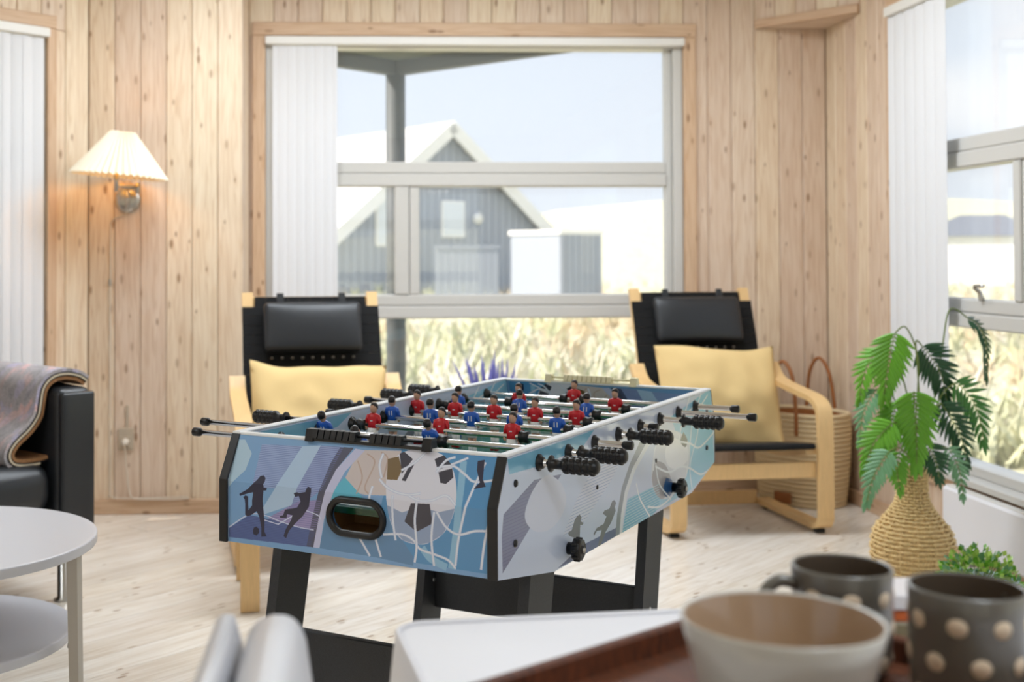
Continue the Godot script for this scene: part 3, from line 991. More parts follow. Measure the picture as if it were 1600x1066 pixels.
# ---------------------------------------------------------------- foosball table
const FRONT_ART := {
	"glow": [-49,22,32,19,80,71,69,138,4,210],
	"band1": [117,31,307,24,225,196,120,203],
	"beam": [307,24,390,15,302,252,172,300,155,294,225,196],
	"band2": [390,15,492,13,435,184,335,255,259,284,302,252],
	"field": [190,312,335,234,435,218,419,335,301,335],
	"ground": [4,371,102,310,250,319,410,338,385,400,4,405],
	"arc": [478,14,537,12,479,103,448,203,423,294,400,399,370,399,402,269,431,170,449,84],
	"lav": [545,15,587,18,520,106,485,199,448,291,428,399,400,399,423,294,448,203,479,103],
	"sheen_patch": [563,18,742,7,728,81,743,174,628,182,546,173,527,133],  # glossy wood reflection painted into the print as a pale patch
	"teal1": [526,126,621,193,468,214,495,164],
	"sky": [741,0,1145,1,1162,407,675,400,692,239,717,129],
	"under": [428,399,468,235,707,237,829,381,829,414,675,403],
	"p1": [147,155,160,151,173,161,172,177,168,184,171,198,186,199,183,208,170,209,166,244,169,279,174,320,174,366,185,382,160,387,160,350,151,312,137,290,118,290,116,256,122,220,102,225,58,240,55,233,93,212,120,188,135,173],
	"p1leg": [118,270,139,290,115,307,93,316,83,310,84,273,81,252,74,244,84,236,97,239,96,265,99,292],
	"b1": [135,351,148,357,150,372,137,384,124,382,120,369,125,356],
	"p2": [374,175,391,181,390,195,386,216,381,250,352,288,318,319,289,350,276,379,265,373,276,344,301,307,306,289,280,288,278,302,250,305,246,299,263,294,272,272,302,265,327,259,344,234,335,214,319,219,312,206,327,201,335,203,365,197,370,183],
	"leg": [1055,19,1080,13,1086,82,1102,107,1058,119,1078,94,1058,52],
	"ball": [820,-6,878,-2,927,18,965,60,989,117,998,182,981,241,948,290,896,325,852,336,791,330,753,299,730,248,718,183,704,124,706,69,731,25,772,3],
	"balllow": [721,210,784,230,859,202,934,214,996,195,981,241,948,290,896,325,852,336,791,330,753,299,730,248],
	"pa": [692,42,735,29,759,78,748,116,706,117],
	"pb": [737,18,754,10,795,34,762,91],
	"pc": [788,55,806,50,783,117,767,115],
	"pd": [884,26,918,10,954,41,904,65],
	"pe": [909,72,960,54,971,86,947,111,925,110],
	"pf": [822,193,897,189,908,256,844,292,795,261],
}
const FRONT_NET := [
	[675,120,709,144,755,160,809,164,852,154],
	[899,59,933,48,970,47,1016,72,1060,94,1149,76],
	[1085,23,1053,131,1028,230,1010,309,999,393],
	[1158,88,1135,206,1113,297,1099,393],
	[926,215,963,263,1013,283,1078,264,1148,258],
	[707,317,784,308,829,323,859,352,918,364,970,377,999,402],
	[848,171,837,250,844,341,836,400],
	[915,216,904,308,914,403],
	[743,174,746,260,757,331],
	[651,149,645,204],
	[810,168,851,180,902,175,956,153,998,182],
	[605,342,648,400],
	[672,334,695,398],
	[954,41,1014,12],
	[759,78,805,47,842,6],
	[901,72,929,29,963,13],
	[668,24,662,66,681,112],
]
const FRONT_FIELD := [
	[4,367,102,308,181,304,250,319,335,331,402,334],
	[242,329,318,286],
	[172,321,242,331],
	[344,261,419,277,435,293],
]
const SIDE_ART := {
	"teal0": [79,19,482,19,695,17,601,57,316,67,90,59],  # reflection on the gloss, painted into the print as a teal patch
	"wedge": [54,157,250,99,438,112,160,253,47,307,42,215],
	"disc": [355,99,438,139,473,189,444,228,367,252,274,245,210,217,186,181,224,136,289,105],
	"beam": [693,128,928,144,823,201,691,250,567,296,450,290,553,203],
	"ground": [407,374,596,347,907,349,880,377,596,378],
	"arc": [1113,107,1172,121,1036,185,962,248,925,316,910,380,875,376,890,309,936,231,1009,168],
	"white": [1172,121,1211,129,1064,195,989,259,946,332,935,379,910,380,925,316,962,248,1036,185],
	"teal1": [989,277,1310,279,1308,358,1226,377,935,380],
	"blue": [1443,61,1938,8,1984,304,1701,360,1267,364,1309,305,1530,161],
	"ring": [1398,103,1531,127,1646,176,1668,236,1619,300,1503,338,1372,343,1268,305,1229,253,1240,189,1292,130],
	"gray": [1270,193,1374,222,1438,286,1415,323,1340,337,1268,305,1233,247],
	"glow": [1485,142,1622,187,1644,240,1528,258,1417,235,1375,188,1408,152],
	"pent": [1588,134,1634,168,1610,193,1553,164],
	"dkblue": [1384,271,1449,288,1459,330,1393,340,1351,306],
	"p1": [575,252,590,263,582,273,605,283,597,287,579,284,574,320,591,369,573,373,559,334,529,311,493,298,486,288,515,286,537,262,552,254],
	"p2": [865,259,882,271,870,281,877,295,838,324,788,344,746,377,721,378,738,352,755,332,714,327,690,337,687,330,714,318,771,317,797,298,764,283,780,277,822,279,848,259],
}
const SIDE_NET := [
	[1073,241,1110,298,1206,373],
	[1187,337,1308,358,1437,347,1527,314],
	[1270,213,1417,255,1551,255,1667,279,1814,323,1984,311],
	[1674,8,1577,97,1530,161],
	[1822,8,1745,81,1768,156,1668,265,1689,358],
	[1530,161,1669,187,1791,217,1987,183],
	[1898,30,1720,99,1670,179,1619,300],
	[1270,193,1310,279,1437,354],
	[1398,103,1271,147,1249,223],
	[1923,78,1746,52,1554,95],
]


func pts_of(a: Array) -> PackedVector2Array:
	var o := PackedVector2Array()
	for i in range(0, a.size(), 2):
		o.append(Vector2(a[i], a[i + 1]))
	return o

func round_off(a: Array) -> PackedVector2Array:
	var p := Array(pts_of(a))
	p.append(p[0])
	return PackedVector2Array(curve(p, 5))

func paint(img: Image, poly: PackedVector2Array, c: Color, every := 1, thick := 1) -> void:
	# fills an outline row by row; every > 1 prints it as ruled lines
	var y0 := 1e9
	var y1 := -1e9
	for p in poly:
		y0 = minf(y0, p.y)
		y1 = maxf(y1, p.y)
	for y in range(maxi(0, int(y0)), mini(img.get_height() - 1, int(y1)) + 1):
		if every > 1 and y % every >= thick:
			continue
		var xs := []
		for i in poly.size():
			var a := poly[i]
			var b := poly[(i + 1) % poly.size()]
			if (a.y <= y + 0.5) != (b.y <= y + 0.5):
				xs.append(a.x + (y + 0.5 - a.y) / (b.y - a.y) * (b.x - a.x))
		xs.sort()
		for i in range(0, xs.size() - 1, 2):
			var x0 := maxi(0, int(xs[i]))
			var x1 := mini(img.get_width(), int(xs[i + 1]) + 1)
			if x1 > x0:
				img.fill_rect(Rect2i(x0, y, x1 - x0, 1), c)

func stroke(img: Image, a: Array, w: float, c: Color) -> void:
	var pts := curve(Array(pts_of(a)), 10)
	for i in pts.size() - 1:
		var p: Vector2 = pts[i]
		var q: Vector2 = pts[i + 1]
		var n := (q - p).normalized().orthogonal() * w * 0.5
		var e := (q - p).normalized() * w * 0.2
		paint(img, PackedVector2Array([p + n - e, q + n + e, q - n + e, p - n - e]), c)

func front_print() -> Image:
	var img := Image.create(1160, 426, false, Image.FORMAT_RGB8)
	var A := FRONT_ART
	img.fill(Color8(122, 166, 212))
	for k in [["sky", Color8(80, 146, 198)], ["under", Color8(92, 138, 182)], ["glow", Color8(176, 206, 228)], ["band1", Color8(150, 172, 216)], ["beam", Color8(176, 204, 234)], ["band2", Color8(146, 164, 210)], ["field", Color8(154, 148, 198)], ["ground", Color8(82, 104, 162)], ["sheen_patch", Color8(206, 196, 196)], ["teal1", Color8(92, 186, 214)], ["lav", Color8(196, 200, 232)], ["arc", Color8(76, 80, 104)]]:
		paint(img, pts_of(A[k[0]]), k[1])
	paint(img, pts_of(A.band1), Color8(112, 130, 184), 7, 2)
	paint(img, pts_of(A.band2), Color8(104, 116, 172), 7, 2)
	paint(img, pts_of(A.ground), Color8(66, 84, 140), 6, 2)
	paint(img, pts_of(A.field), Color8(128, 120, 176), 8, 2)
	for l in FRONT_FIELD:
		stroke(img, l, 4.0, Color8(206, 214, 238))
	# broad pale streaks of the sky
	for q in [[1000, 30, 1010, 200, 985, 400], [870, 350, 900, 380, 960, 402]]:
		stroke(img, q, 26.0, Color8(140, 190, 222))
	for q in [[600, 30, 640, 60, 620, 150, 640, 176], [566, 60, 600, 120, 590, 180], [660, 20, 690, 40, 690, 110]]:  # brown strokes of the reflection painted into the print
		stroke(img, q, 5.0, Color8(190, 168, 158))
	paint(img, round_off(A.ball), Color8(222, 224, 238))
	paint(img, pts_of(A.balllow), Color8(146, 166, 200))
	for k in ["pb", "pc", "pd", "pe", "pf"]:
		paint(img, pts_of(A[k]), Color8(48, 48, 66))
	paint(img, pts_of(A.pa), Color8(120, 98, 62))
	for l in FRONT_NET:
		stroke(img, l, 9.0, Color8(196, 206, 232))
		stroke(img, l, 5.0, Color8(228, 234, 246))
	for k in ["p1", "p1leg", "b1", "p2", "leg"]:
		paint(img, pts_of(A[k]), Color8(26, 30, 62))
	img.fill_rect(Rect2i(1138, 150, 22, 276), Color8(110, 200, 220))
	return img

func side_print() -> Image:
	var img := Image.create(2010, 400, false, Image.FORMAT_RGB8)
	var A := SIDE_ART
	img.fill(Color8(202, 216, 240))
	for k in [["blue", Color8(150, 206, 234)], ["teal0", Color8(126, 188, 218)], ["wedge", Color8(118, 124, 158)], ["disc", Color8(206, 214, 236)], ["beam", Color8(212, 220, 240)], ["teal1", Color8(112, 182, 212)], ["ground", Color8(92, 104, 148)], ["white", Color8(226, 234, 242)], ["arc", Color8(136, 146, 158)], ["ring", Color8(216, 222, 232)], ["gray", Color8(158, 158, 164)], ["glow", Color8(240, 244, 250)], ["pent", Color8(74, 78, 80)], ["dkblue", Color8(50, 92, 146)]]:
		paint(img, pts_of(A[k[0]]), k[1])
	paint(img, pts_of(A.wedge), Color8(104, 110, 146), 9, 2)
	for k in [["disc", Color8(212, 220, 240)], ["ring", Color8(216, 222, 232)], ["gray", Color8(158, 158, 164)], ["glow", Color8(240, 244, 250)], ["pent", Color8(74, 78, 80)], ["dkblue", Color8(50, 92, 146)]]:
		paint(img, round_off(A[k[0]]), k[1])
	paint(img, pts_of(A.beam), Color8(160, 180, 216), 9, 2)
	paint(img, pts_of(A.teal1), Color8(190, 224, 238), 9, 2)
	# figures and nets repeated along the far half of the board
	for l in SIDE_NET:
		stroke(img, l, 7.0, Color8(236, 244, 250))
	for k in ["p1", "p2"]:
		paint(img, pts_of(A[k]), Color8(106, 110, 120))
	return img

const T_L := 1.24
const T_W := 0.60
const T_TH := 0.572
const RODS := [0.136, 0.274, 0.412, 0.550, 0.690, 0.826, 0.964, 1.101]
const ROD_Y := 0.773
# for each rod: end on the near side, end on the far side, grip on the near side?, players' places, red?
const ROD_PLAN := [
	[-0.115, 0.81, true, [0.385], false], [-0.118, 0.90, true, [0.560, 0.300], false], [-0.080, 0.855, false, [0.525, 0.352, 0.182], true],
	[-0.118, 0.74, true, [0.556, 0.453, 0.347, 0.240, 0.138], false], [-0.040, 0.826, false, [0.567, 0.462, 0.358, 0.252, 0.149], true],
	[-0.148, 0.80, true, [0.526, 0.356, 0.180], false], [-0.186, 0.834, false, [0.419, 0.157], true], [-0.110, 0.825, false, [0.323], true]]

func make_foosball_table() -> void:
	var d := Vector3(sin(T_TH), 0, -cos(T_TH))
	var t := thing("foosball_table", "foosball table printed with blue football artwork", "game table", D(0.281, 0, 2.129), "", Basis(d, Vector3.UP, d.cross(Vector3.UP)))
	# local: x along the table, y up, z = -s across it
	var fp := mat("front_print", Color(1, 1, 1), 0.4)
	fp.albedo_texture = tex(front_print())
	fp.clearcoat_enabled = true
	fp.clearcoat = 0.45
	fp.clearcoat_roughness = 0.12
	var sp := mat("side_print", Color(1, 1, 1), 0.22)
	sp.albedo_texture = tex(side_print())
	sp.clearcoat_enabled = true
	sp.clearcoat = 0.6
	sp.clearcoat_roughness = 0.12
	var outline := PackedVector2Array([Vector2(0, 0.80), Vector2(-0.04, 0.718), Vector2(-0.04, 0.597), Vector2(0.205, 0.558), Vector2(1.075, 0.562), Vector2(1.278, 0.610), Vector2(1.278, 0.718), Vector2(1.245, 0.80)])
	for s in [0.0, T_W - 0.018]:
		var b := B.new()
		b.uvf = func(p: Vector3) -> Vector2: return Vector2((p.x + 0.05) * 1500.0 / 2010.0, (0.81 - p.y) * 1500.0 / 400.0)
		b.prism(outline, -s - 0.018, -s)
		var o := part(t, "side_panel", b.done(), sp)
		# black edging down the two ends and along the bottom, white strip on top
		for pair in [[0, 1], [5, 6]]:
			b = B.new()
			for k in pair:
				var a := outline[k]
				var c := outline[k + 1]
				b.xf = Transform3D(Basis(Vector3(0, 0, 1), (c - a).angle()), Vector3((a.x + c.x) * 0.5, (a.y + c.y) * 0.5, -s - 0.009))
				b.box(Vector3.ZERO, Vector3(a.distance_to(c) + 0.002, 0.005, 0.0192), 0.001)
			part(o, "end_edging", b.done(), M.black_edge)
		part(o, "top_strip", box_mesh(Vector3(1.247, 0.006, 0.0195), 0.002, Vector3(0.6225, 0.803, -s - 0.009)), M.white_edge)
		var capm := lathe_mesh([Vector2(0, 0.004), Vector2(0.006, 0.003), Vector2(0.008, -0.003), Vector2(0, -0.004)], 10)
		for q in [[0.034, 0.751], [0.032, 0.646], [1.204, 0.656], [1.206, 0.751]]:
			part(o, "bolt_cap", capm, M.black_plastic, Transform3D(Basis(Vector3(1, 0, 0), PI / 2), Vector3(q[0], q[1], -s + (0.0 if s == 0.0 else -0.018))))
		if s == 0.0:
			for q in [[0.429, 0.680], [0.800, 0.681]]:
				part(o, "screw_cap", lathe_mesh([Vector2(0, 0.002), Vector2(0.0045, 0.0015), Vector2(0.005, 0)], 10), M.black_plastic, Transform3D(Basis(Vector3(1, 0, 0), PI / 2), Vector3(q[0], q[1], 0.0)))
			for q in [[0.275, 0.588], [0.926, 0.599]]:
				var kb := B.new()
				kb.smooth(true)
				var prof := [Vector2(0, 0.032), Vector2(0.008, 0.032), Vector2(0.009, 0.028), Vector2(0.016, 0.030), Vector2(0.0205, 0.027), Vector2(0.0205, 0.013), Vector2(0.012, 0.010), Vector2(0.012, 0.0), Vector2(0, 0)]
				kb.lathe(prof, 20)
				var kn := part(o, "adjusting_knob", kb.done(), M.black_plastic, Transform3D(Basis(Vector3(1, 0, 0), PI / 2), Vector3(q[0], q[1], 0.0)))
				var rb := B.new()
				for i in 10:
					var a := TAU * i / 10
					rb.box(Vector3(cos(a) * 0.0205, 0.020, sin(a) * 0.0205), Vector3(0.005, 0.013, 0.005), 0.001)
				part(kn, "knob_ridges", rb.done(), M.black_plastic)
				part(kn, "knob_nut", lathe_mesh([Vector2(0, 0.035), Vector2(0.005, 0.034), Vector2(0.006, 0.030)], 6), M.steel)
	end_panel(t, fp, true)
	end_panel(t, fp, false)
	# playing field and what it stands on
	var fld := part(t, "playing_field", box_mesh(Vector3(1.24, 0.012, 0.564), 0.0, Vector3(0.62, 0.676, -0.30)), M.field_green)
	part(t, "bottom_panel", box_mesh(Vector3(1.24, 0.012, 0.564), 0.0, Vector3(0.62, 0.605, -0.30)), M.black_board)
	var lb := B.new()
	for q in [[0.62, 0.30, 0.006, 0.56], [0.02, 0.30, 0.012, 0.56], [1.22, 0.30, 0.012, 0.56], [0.20, 0.30, 0.006, 0.34], [1.04, 0.30, 0.006, 0.34]]:
		lb.box(Vector3(q[0], 0.6825, -q[1]), Vector3(q[2], 0.0015, q[3]))
	for q in [[0.10, 0.13], [0.10, 0.47], [1.14, 0.13], [1.14, 0.47]]:
		lb.box(Vector3(q[0], 0.6825, -q[1]), Vector3(0.20, 0.0015, 0.006))
	for i in 32:
		var a := TAU * i / 32
		lb.xf = Transform3D(Basis(Vector3.UP, -a), Vector3(0.62 + cos(a) * 0.10, 0.6825, -0.30 + sin(a) * 0.10))
		lb.box(Vector3.ZERO, Vector3(0.006, 0.0015, 0.021))
	part(fld, "field_lines", lb.done(), M.field_line)
	# corner ramps of the field, white
	for q in [[0.035, 0.06], [0.035, 0.54], [1.205, 0.06], [1.205, 0.54]]:
		part(fld, "corner_ramp", box_mesh(Vector3(0.07, 0.012, 0.09), 0.004, Vector3(q[0], 0.686, -q[1])), M.field_line)
	# legs: flat boards, leaning a little, joined by cross boards
	for l in [[0.208, 0.02], [0.868, 0.02], [0.205, 0.578], [0.850, 0.578]]:
		var lg := B.new()
		var sh := -0.125
		var pl := PackedVector2Array([Vector2(l[0] - 0.058, 0.60), Vector2(l[0] + 0.058, 0.60), Vector2(l[0] + 0.050 + sh, 0.012), Vector2(l[0] - 0.050 + sh, 0.012)])
		lg.prism(pl, -l[1] - 0.022, -l[1])
		var lo := part(t, "leg", lg.done(), M.black_board)
		part(lo, "foot_glide", box_mesh(Vector3(0.06, 0.012, 0.018), 0.002, Vector3(l[0] + sh, 0.006, -l[1] - 0.011)), M.black_plastic)
		part(lo, "leg_screw", lathe_mesh([Vector2(0, 0.002), Vector2(0.005, 0.0015), Vector2(0.006, 0)], 8), M.steel, Transform3D(Basis(Vector3(1, 0, 0), PI / 2), Vector3(l[0] - 0.058, 0.335, -l[1])))
	part(t, "cross_board", box_mesh(Vector3(0.018, 0.12, 0.536), 0.002, Vector3(0.152, 0.325, -0.31)), M.black_board)
	part(t, "cross_board", box_mesh(Vector3(0.018, 0.12, 0.536), 0.002, Vector3(0.805, 0.325, -0.31)), M.black_board)
	# rods with grips and players
	var grip := grip_mesh()
	var cap := lathe_mesh([Vector2(0, 0.0), Vector2(0.0085, 0.001), Vector2(0.0095, 0.004), Vector2(0.0095, 0.018), Vector2(0.0085, 0.02), Vector2(0, 0.02)], 14)
	var disc := lathe_mesh([Vector2(0.0065, 0.011), Vector2(0.0105, 0.010), Vector2(0.0115, 0.004), Vector2(0.0155, 0.003), Vector2(0.016, 0.0), Vector2(0.0065, 0.0)], 18)
	var bump := lathe_mesh([Vector2(0.006, 0), Vector2(0.0125, 0.001), Vector2(0.014, 0.004), Vector2(0.0125, 0.007), Vector2(0.012, 0.012), Vector2(0.0135, 0.016), Vector2(0.0125, 0.021), Vector2(0.006, 0.022)], 16)
	var men := [player_mesh(Color(0.02, 0.12, 0.55), Color(0.75, 0.78, 0.80)), player_mesh(Color(0.62, 0.012, 0.02), Color(0.85, 0.84, 0.82))]
	var near_b := Basis(Vector3(1, 0, 0), PI / 2)        # +y points to the near side (+z local)
	var far_b := Basis(Vector3(1, 0, 0), -PI / 2)
	for i in 8:
		var pl: Array = ROD_PLAN[i]
		var x: float = RODS[i]
		var rod := part(t, "rod", tube_mesh([Vector3(x, ROD_Y, -pl[0] - 0.006), Vector3(x, ROD_Y, -pl[1] + 0.006)], 0.0063, 12), M.chrome)
		var s_near: float = pl[0]
		var s_far: float = pl[1]
		if pl[2]:
			part(rod, "grip", grip, M.black_plastic, Transform3D(near_b, Vector3(x, ROD_Y, -s_near - 0.092)), "black ribbed rubber grip")
			part(rod, "end_cap", cap, M.black_plastic, Transform3D(far_b, Vector3(x, ROD_Y, -s_far + 0.018)))
		else:
			part(rod, "grip", grip, M.black_plastic, Transform3D(far_b, Vector3(x, ROD_Y, -s_far + 0.092)), "black ribbed rubber grip")
			part(rod, "end_cap", cap, M.black_plastic, Transform3D(near_b, Vector3(x, ROD_Y, -s_near - 0.018)))
		part(rod, "bearing", disc, M.black_plastic, Transform3D(near_b, Vector3(x, ROD_Y, 0.0)))
		part(rod, "bearing", disc, M.black_plastic, Transform3D(far_b, Vector3(x, ROD_Y, -0.018)))
		part(rod, "bearing", disc, M.black_plastic, Transform3D(far_b, Vector3(x, ROD_Y, -0.60)))
		part(rod, "bearing", disc, M.black_plastic, Transform3D(near_b, Vector3(x, ROD_Y, -0.582)))
		var ms: Array = pl[3]
		for k in ms.size():
			# red men face the near end, blue men the far end; some are tilted with their rod
			var turn := PI / 2 if not pl[4] else -PI / 2
			var tilt: float = [0.55, 0.42, -0.10, 0.06, 0.05, -0.08, 0.10, -0.06][i]
			var bs := Basis(Vector3(0, 0, 1), tilt) * Basis(Vector3.UP, turn)
			part(rod, "player", men[1 if pl[4] else 0], M.player_paint, Transform3D(bs, Vector3(x, ROD_Y, -ms[k])), ("red" if pl[4] else "blue") + " shirted figure")
		part(rod, "bumper", bump, M.black_plastic, Transform3D(far_b, Vector3(x, ROD_Y, -ms[0] - 0.017)))
		part(rod, "bumper", bump, M.black_plastic, Transform3D(near_b, Vector3(x, ROD_Y, -ms[-1] + 0.017)))
	# score beads
	score(t, "score_counter", 0.006, [0.40, 0.386, 0.372, 0.358, 0.344, 0.330, 0.316, 0.272, 0.258, 0.244, 0.230, 0.216], 0.412, 0.157, M.black_plastic)
	score(t, "score_counter", 1.238, [0.40, 0.386, 0.372, 0.358, 0.344, 0.330, 0.316, 0.302, 0.288, 0.274], 0.452, 0.205, M.cream_plastic)

func score(t: Node3D, called: String, x: float, beads: Array, s0: float, s1: float, m: Material) -> void:
	var b := B.new()
	b.smooth(true)
	b.tube([Vector3(x, 0.815, -s0), Vector3(x, 0.815, -s1)], 0.003, 8)
	b.smooth(false)
	b.box(Vector3(x, 0.804, -(s0 + s1) * 0.5), Vector3(0.022, 0.006, absf(s0 - s1)), 0.001)
	var o := part(t, called, b.done(), m)
	for s in [s0, s1]:
		var q := B.new()
		q.prism(PackedVector2Array([Vector2(-0.015, 0.80), Vector2(0.015, 0.80), Vector2(0.008, 0.823), Vector2(-0.008, 0.823)]), -0.009, 0.009)
		part(o, "bracket", q.done(), m, at(Vector3(x, 0, -s)))
	var pr := B.new()
	pr.prism(PackedVector2Array([Vector2(-0.014, -0.008), Vector2(0.014, -0.008), Vector2(0.008, 0.008), Vector2(-0.008, 0.008)]), -0.0058, 0.0058)
	var bead := pr.done()
	for s in beads:
		part(o, "bead", bead, m, at(Vector3(x, 0.815, -s)))

func end_panel(t: Node3D, fp: Material, near: bool) -> void:
	# a folded board: slanting above, upright below, with the oval ball return in the upright part
	var dir := 1.0 if near else -1.0
	var X := func(a: float) -> float: return a if near else T_L + 0.004 - a
	var b := B.new()
	b.uvf = func(p: Vector3) -> Vector2:
		var s := -p.z
		var y := p.y
		var hgt := (0.80 - y) / 0.085 * 0.0931 if y > 0.7149 else 0.0931 + 0.715 - y
		var u := (0.582 - s) * 2000.0 / 1160.0
		return Vector2(u if near else 1.0 - u, hgt * 2000.0 / 426.0)
	var s0 := 0.0185
	var s1 := 0.5815
	var th := 0.015
	var top := Vector2(X.call(0.0), 0.80)
	var kink := Vector2(X.call(-0.037), 0.715)
	var out := Vector3(-dir, 0, 0)
	var q := func(p: Vector2, s: float, inn: float) -> Vector3: return Vector3(p.x + dir * inn, p.y, -s)
	b.quad(q.call(top, s0, 0), q.call(top, s1, 0), q.call(kink, s1, 0), q.call(kink, s0, 0), out)
	b.quad(q.call(top, s0, th), q.call(top, s1, th), q.call(kink, s1, th), q.call(kink, s0, th), -out)
	b.quad(q.call(top, s0, 0), q.call(top, s1, 0), q.call(top, s1, th), q.call(top, s0, th), Vector3.UP)
	# upright part round the oval hole
	var cs := 0.287
	var cy := 0.6735
	var hw := 0.058
	var hh := 0.031
	var y0 := 0.597
	var N := 40
	var inner := []
	var outer := []
	for k in N:
		var a := TAU * k / N
		var c := Vector2(cos(a), sin(a))
		var p := Vector2(signf(c.x) * (hw - hh) + c.x * hh, c.y * hh) if absf(c.x) > 1e-4 else Vector2(0, c.y * hh)
		inner.append(Vector2(cs + p.x, cy + p.y))
		# to the board's edge in the same direction
		var tx := ((s1 - cs) if c.x > 0 else (cs - s0)) / maxf(absf(c.x), 1e-4)
		var ty := ((0.715 - cy) if c.y > 0 else (cy - y0)) / maxf(absf(c.y), 1e-4)
		outer.append(Vector2(cs, cy) + c * minf(tx, ty))
	for e in [0.0, th]:
		var o := out if e == 0.0 else -out
		for k in N:
			var k2 := (k + 1) % N
			b.quad(q.call(Vector2(kink.x, inner[k].y), inner[k].x, e), q.call(Vector2(kink.x, inner[k2].y), inner[k2].x, e), q.call(Vector2(kink.x, outer[k2].y), outer[k2].x, e), q.call(Vector2(kink.x, outer[k].y), outer[k].x, e), o)
			# the board's corners lie between two directions
			var m := Vector2(s1 if outer[k].x > cs else s0, 0.715 if outer[k].y > cy else y0)
			if absf(outer[k].x - outer[k2].x) > 1e-4 and absf(outer[k].y - outer[k2].y) > 1e-4:
				b.tri(q.call(Vector2(kink.x, outer[k].y), outer[k].x, e), q.call(Vector2(kink.x, outer[k2].y), outer[k2].x, e), q.call(Vector2(kink.x, m.y), m.x, e), o)
	var bottom := Vector2(kink.x, y0)
	b.quad(q.call(bottom, s0, 0), q.call(bottom, s1, 0), q.call(bottom, s1, th), q.call(bottom, s0, th), Vector3.DOWN)
	var o := part(t, "end_panel", b.done(), fp)
	part(o, "top_strip", box_mesh(Vector3(0.019, 0.006, s1 - s0), 0.002, Vector3(top.x + dir * 0.0085, 0.802, -(s0 + s1) * 0.5)), M.white_edge)
	var ring := []
	for k in N:
		ring.append(Vector3(kink.x - dir * 0.001, inner[k].y, -inner[k].x))
	part(o, "return_ring", tube_mesh(ring, 0.0068, 8, true), M.black_plastic, Transform3D(), "black oval rim of the ball return")
	var bx := B.new()
	var x0 := kink.x + dir * (th + 0.001)
	bx.box(Vector3(x0 + dir * 0.05, 0.632, -cs), Vector3(0.10, 0.008, 0.15))
	bx.box(Vector3(x0 + dir * 0.10, 0.650, -cs), Vector3(0.006, 0.04, 0.15))
	for e in [-1.0, 1.0]:
		bx.box(Vector3(x0 + dir * 0.05, 0.650, -cs + e * 0.078), Vector3(0.10, 0.045, 0.006))
	part(o, "ball_tray", bx.done(), M.goal_wood)

func grip_mesh() -> ArrayMesh:
	var b := B.new()
	b.smooth(true)
	# from the collar (y = 0) to the rounded end
	var prof := [Vector2(0.006, 0), Vector2(0.0155, 0.0), Vector2(0.0155, 0.003), Vector2(0.0095, 0.004), Vector2(0.0095, 0.022), Vector2(0.0125, 0.026)]
	for k in 5:
		var y := 0.026 + k * 0.0125
		prof.append(Vector2(0.0148, y + 0.0015))
		prof.append(Vector2(0.0152, y + 0.006))
		prof.append(Vector2(0.0148, y + 0.0105))
		prof.append(Vector2(0.0132, y + 0.012))
	prof.append(Vector2(0.0128, 0.0905))
	prof.append(Vector2(0.0085, 0.0935))
	prof.append(Vector2(0, 0.0945))
	b.lathe(prof, 20)
	b.smooth(false)
	for i in 8:
		var a := TAU * i / 8
		for k in 5:
			b.xf = Transform3D(Basis(Vector3.UP, -a), Vector3(cos(a) * 0.0146, 0.0325 + k * 0.0125, sin(a) * 0.0146))
			b.box(Vector3.ZERO, Vector3(0.003, 0.0085, 0.0075), 0.001)
	return b.done()

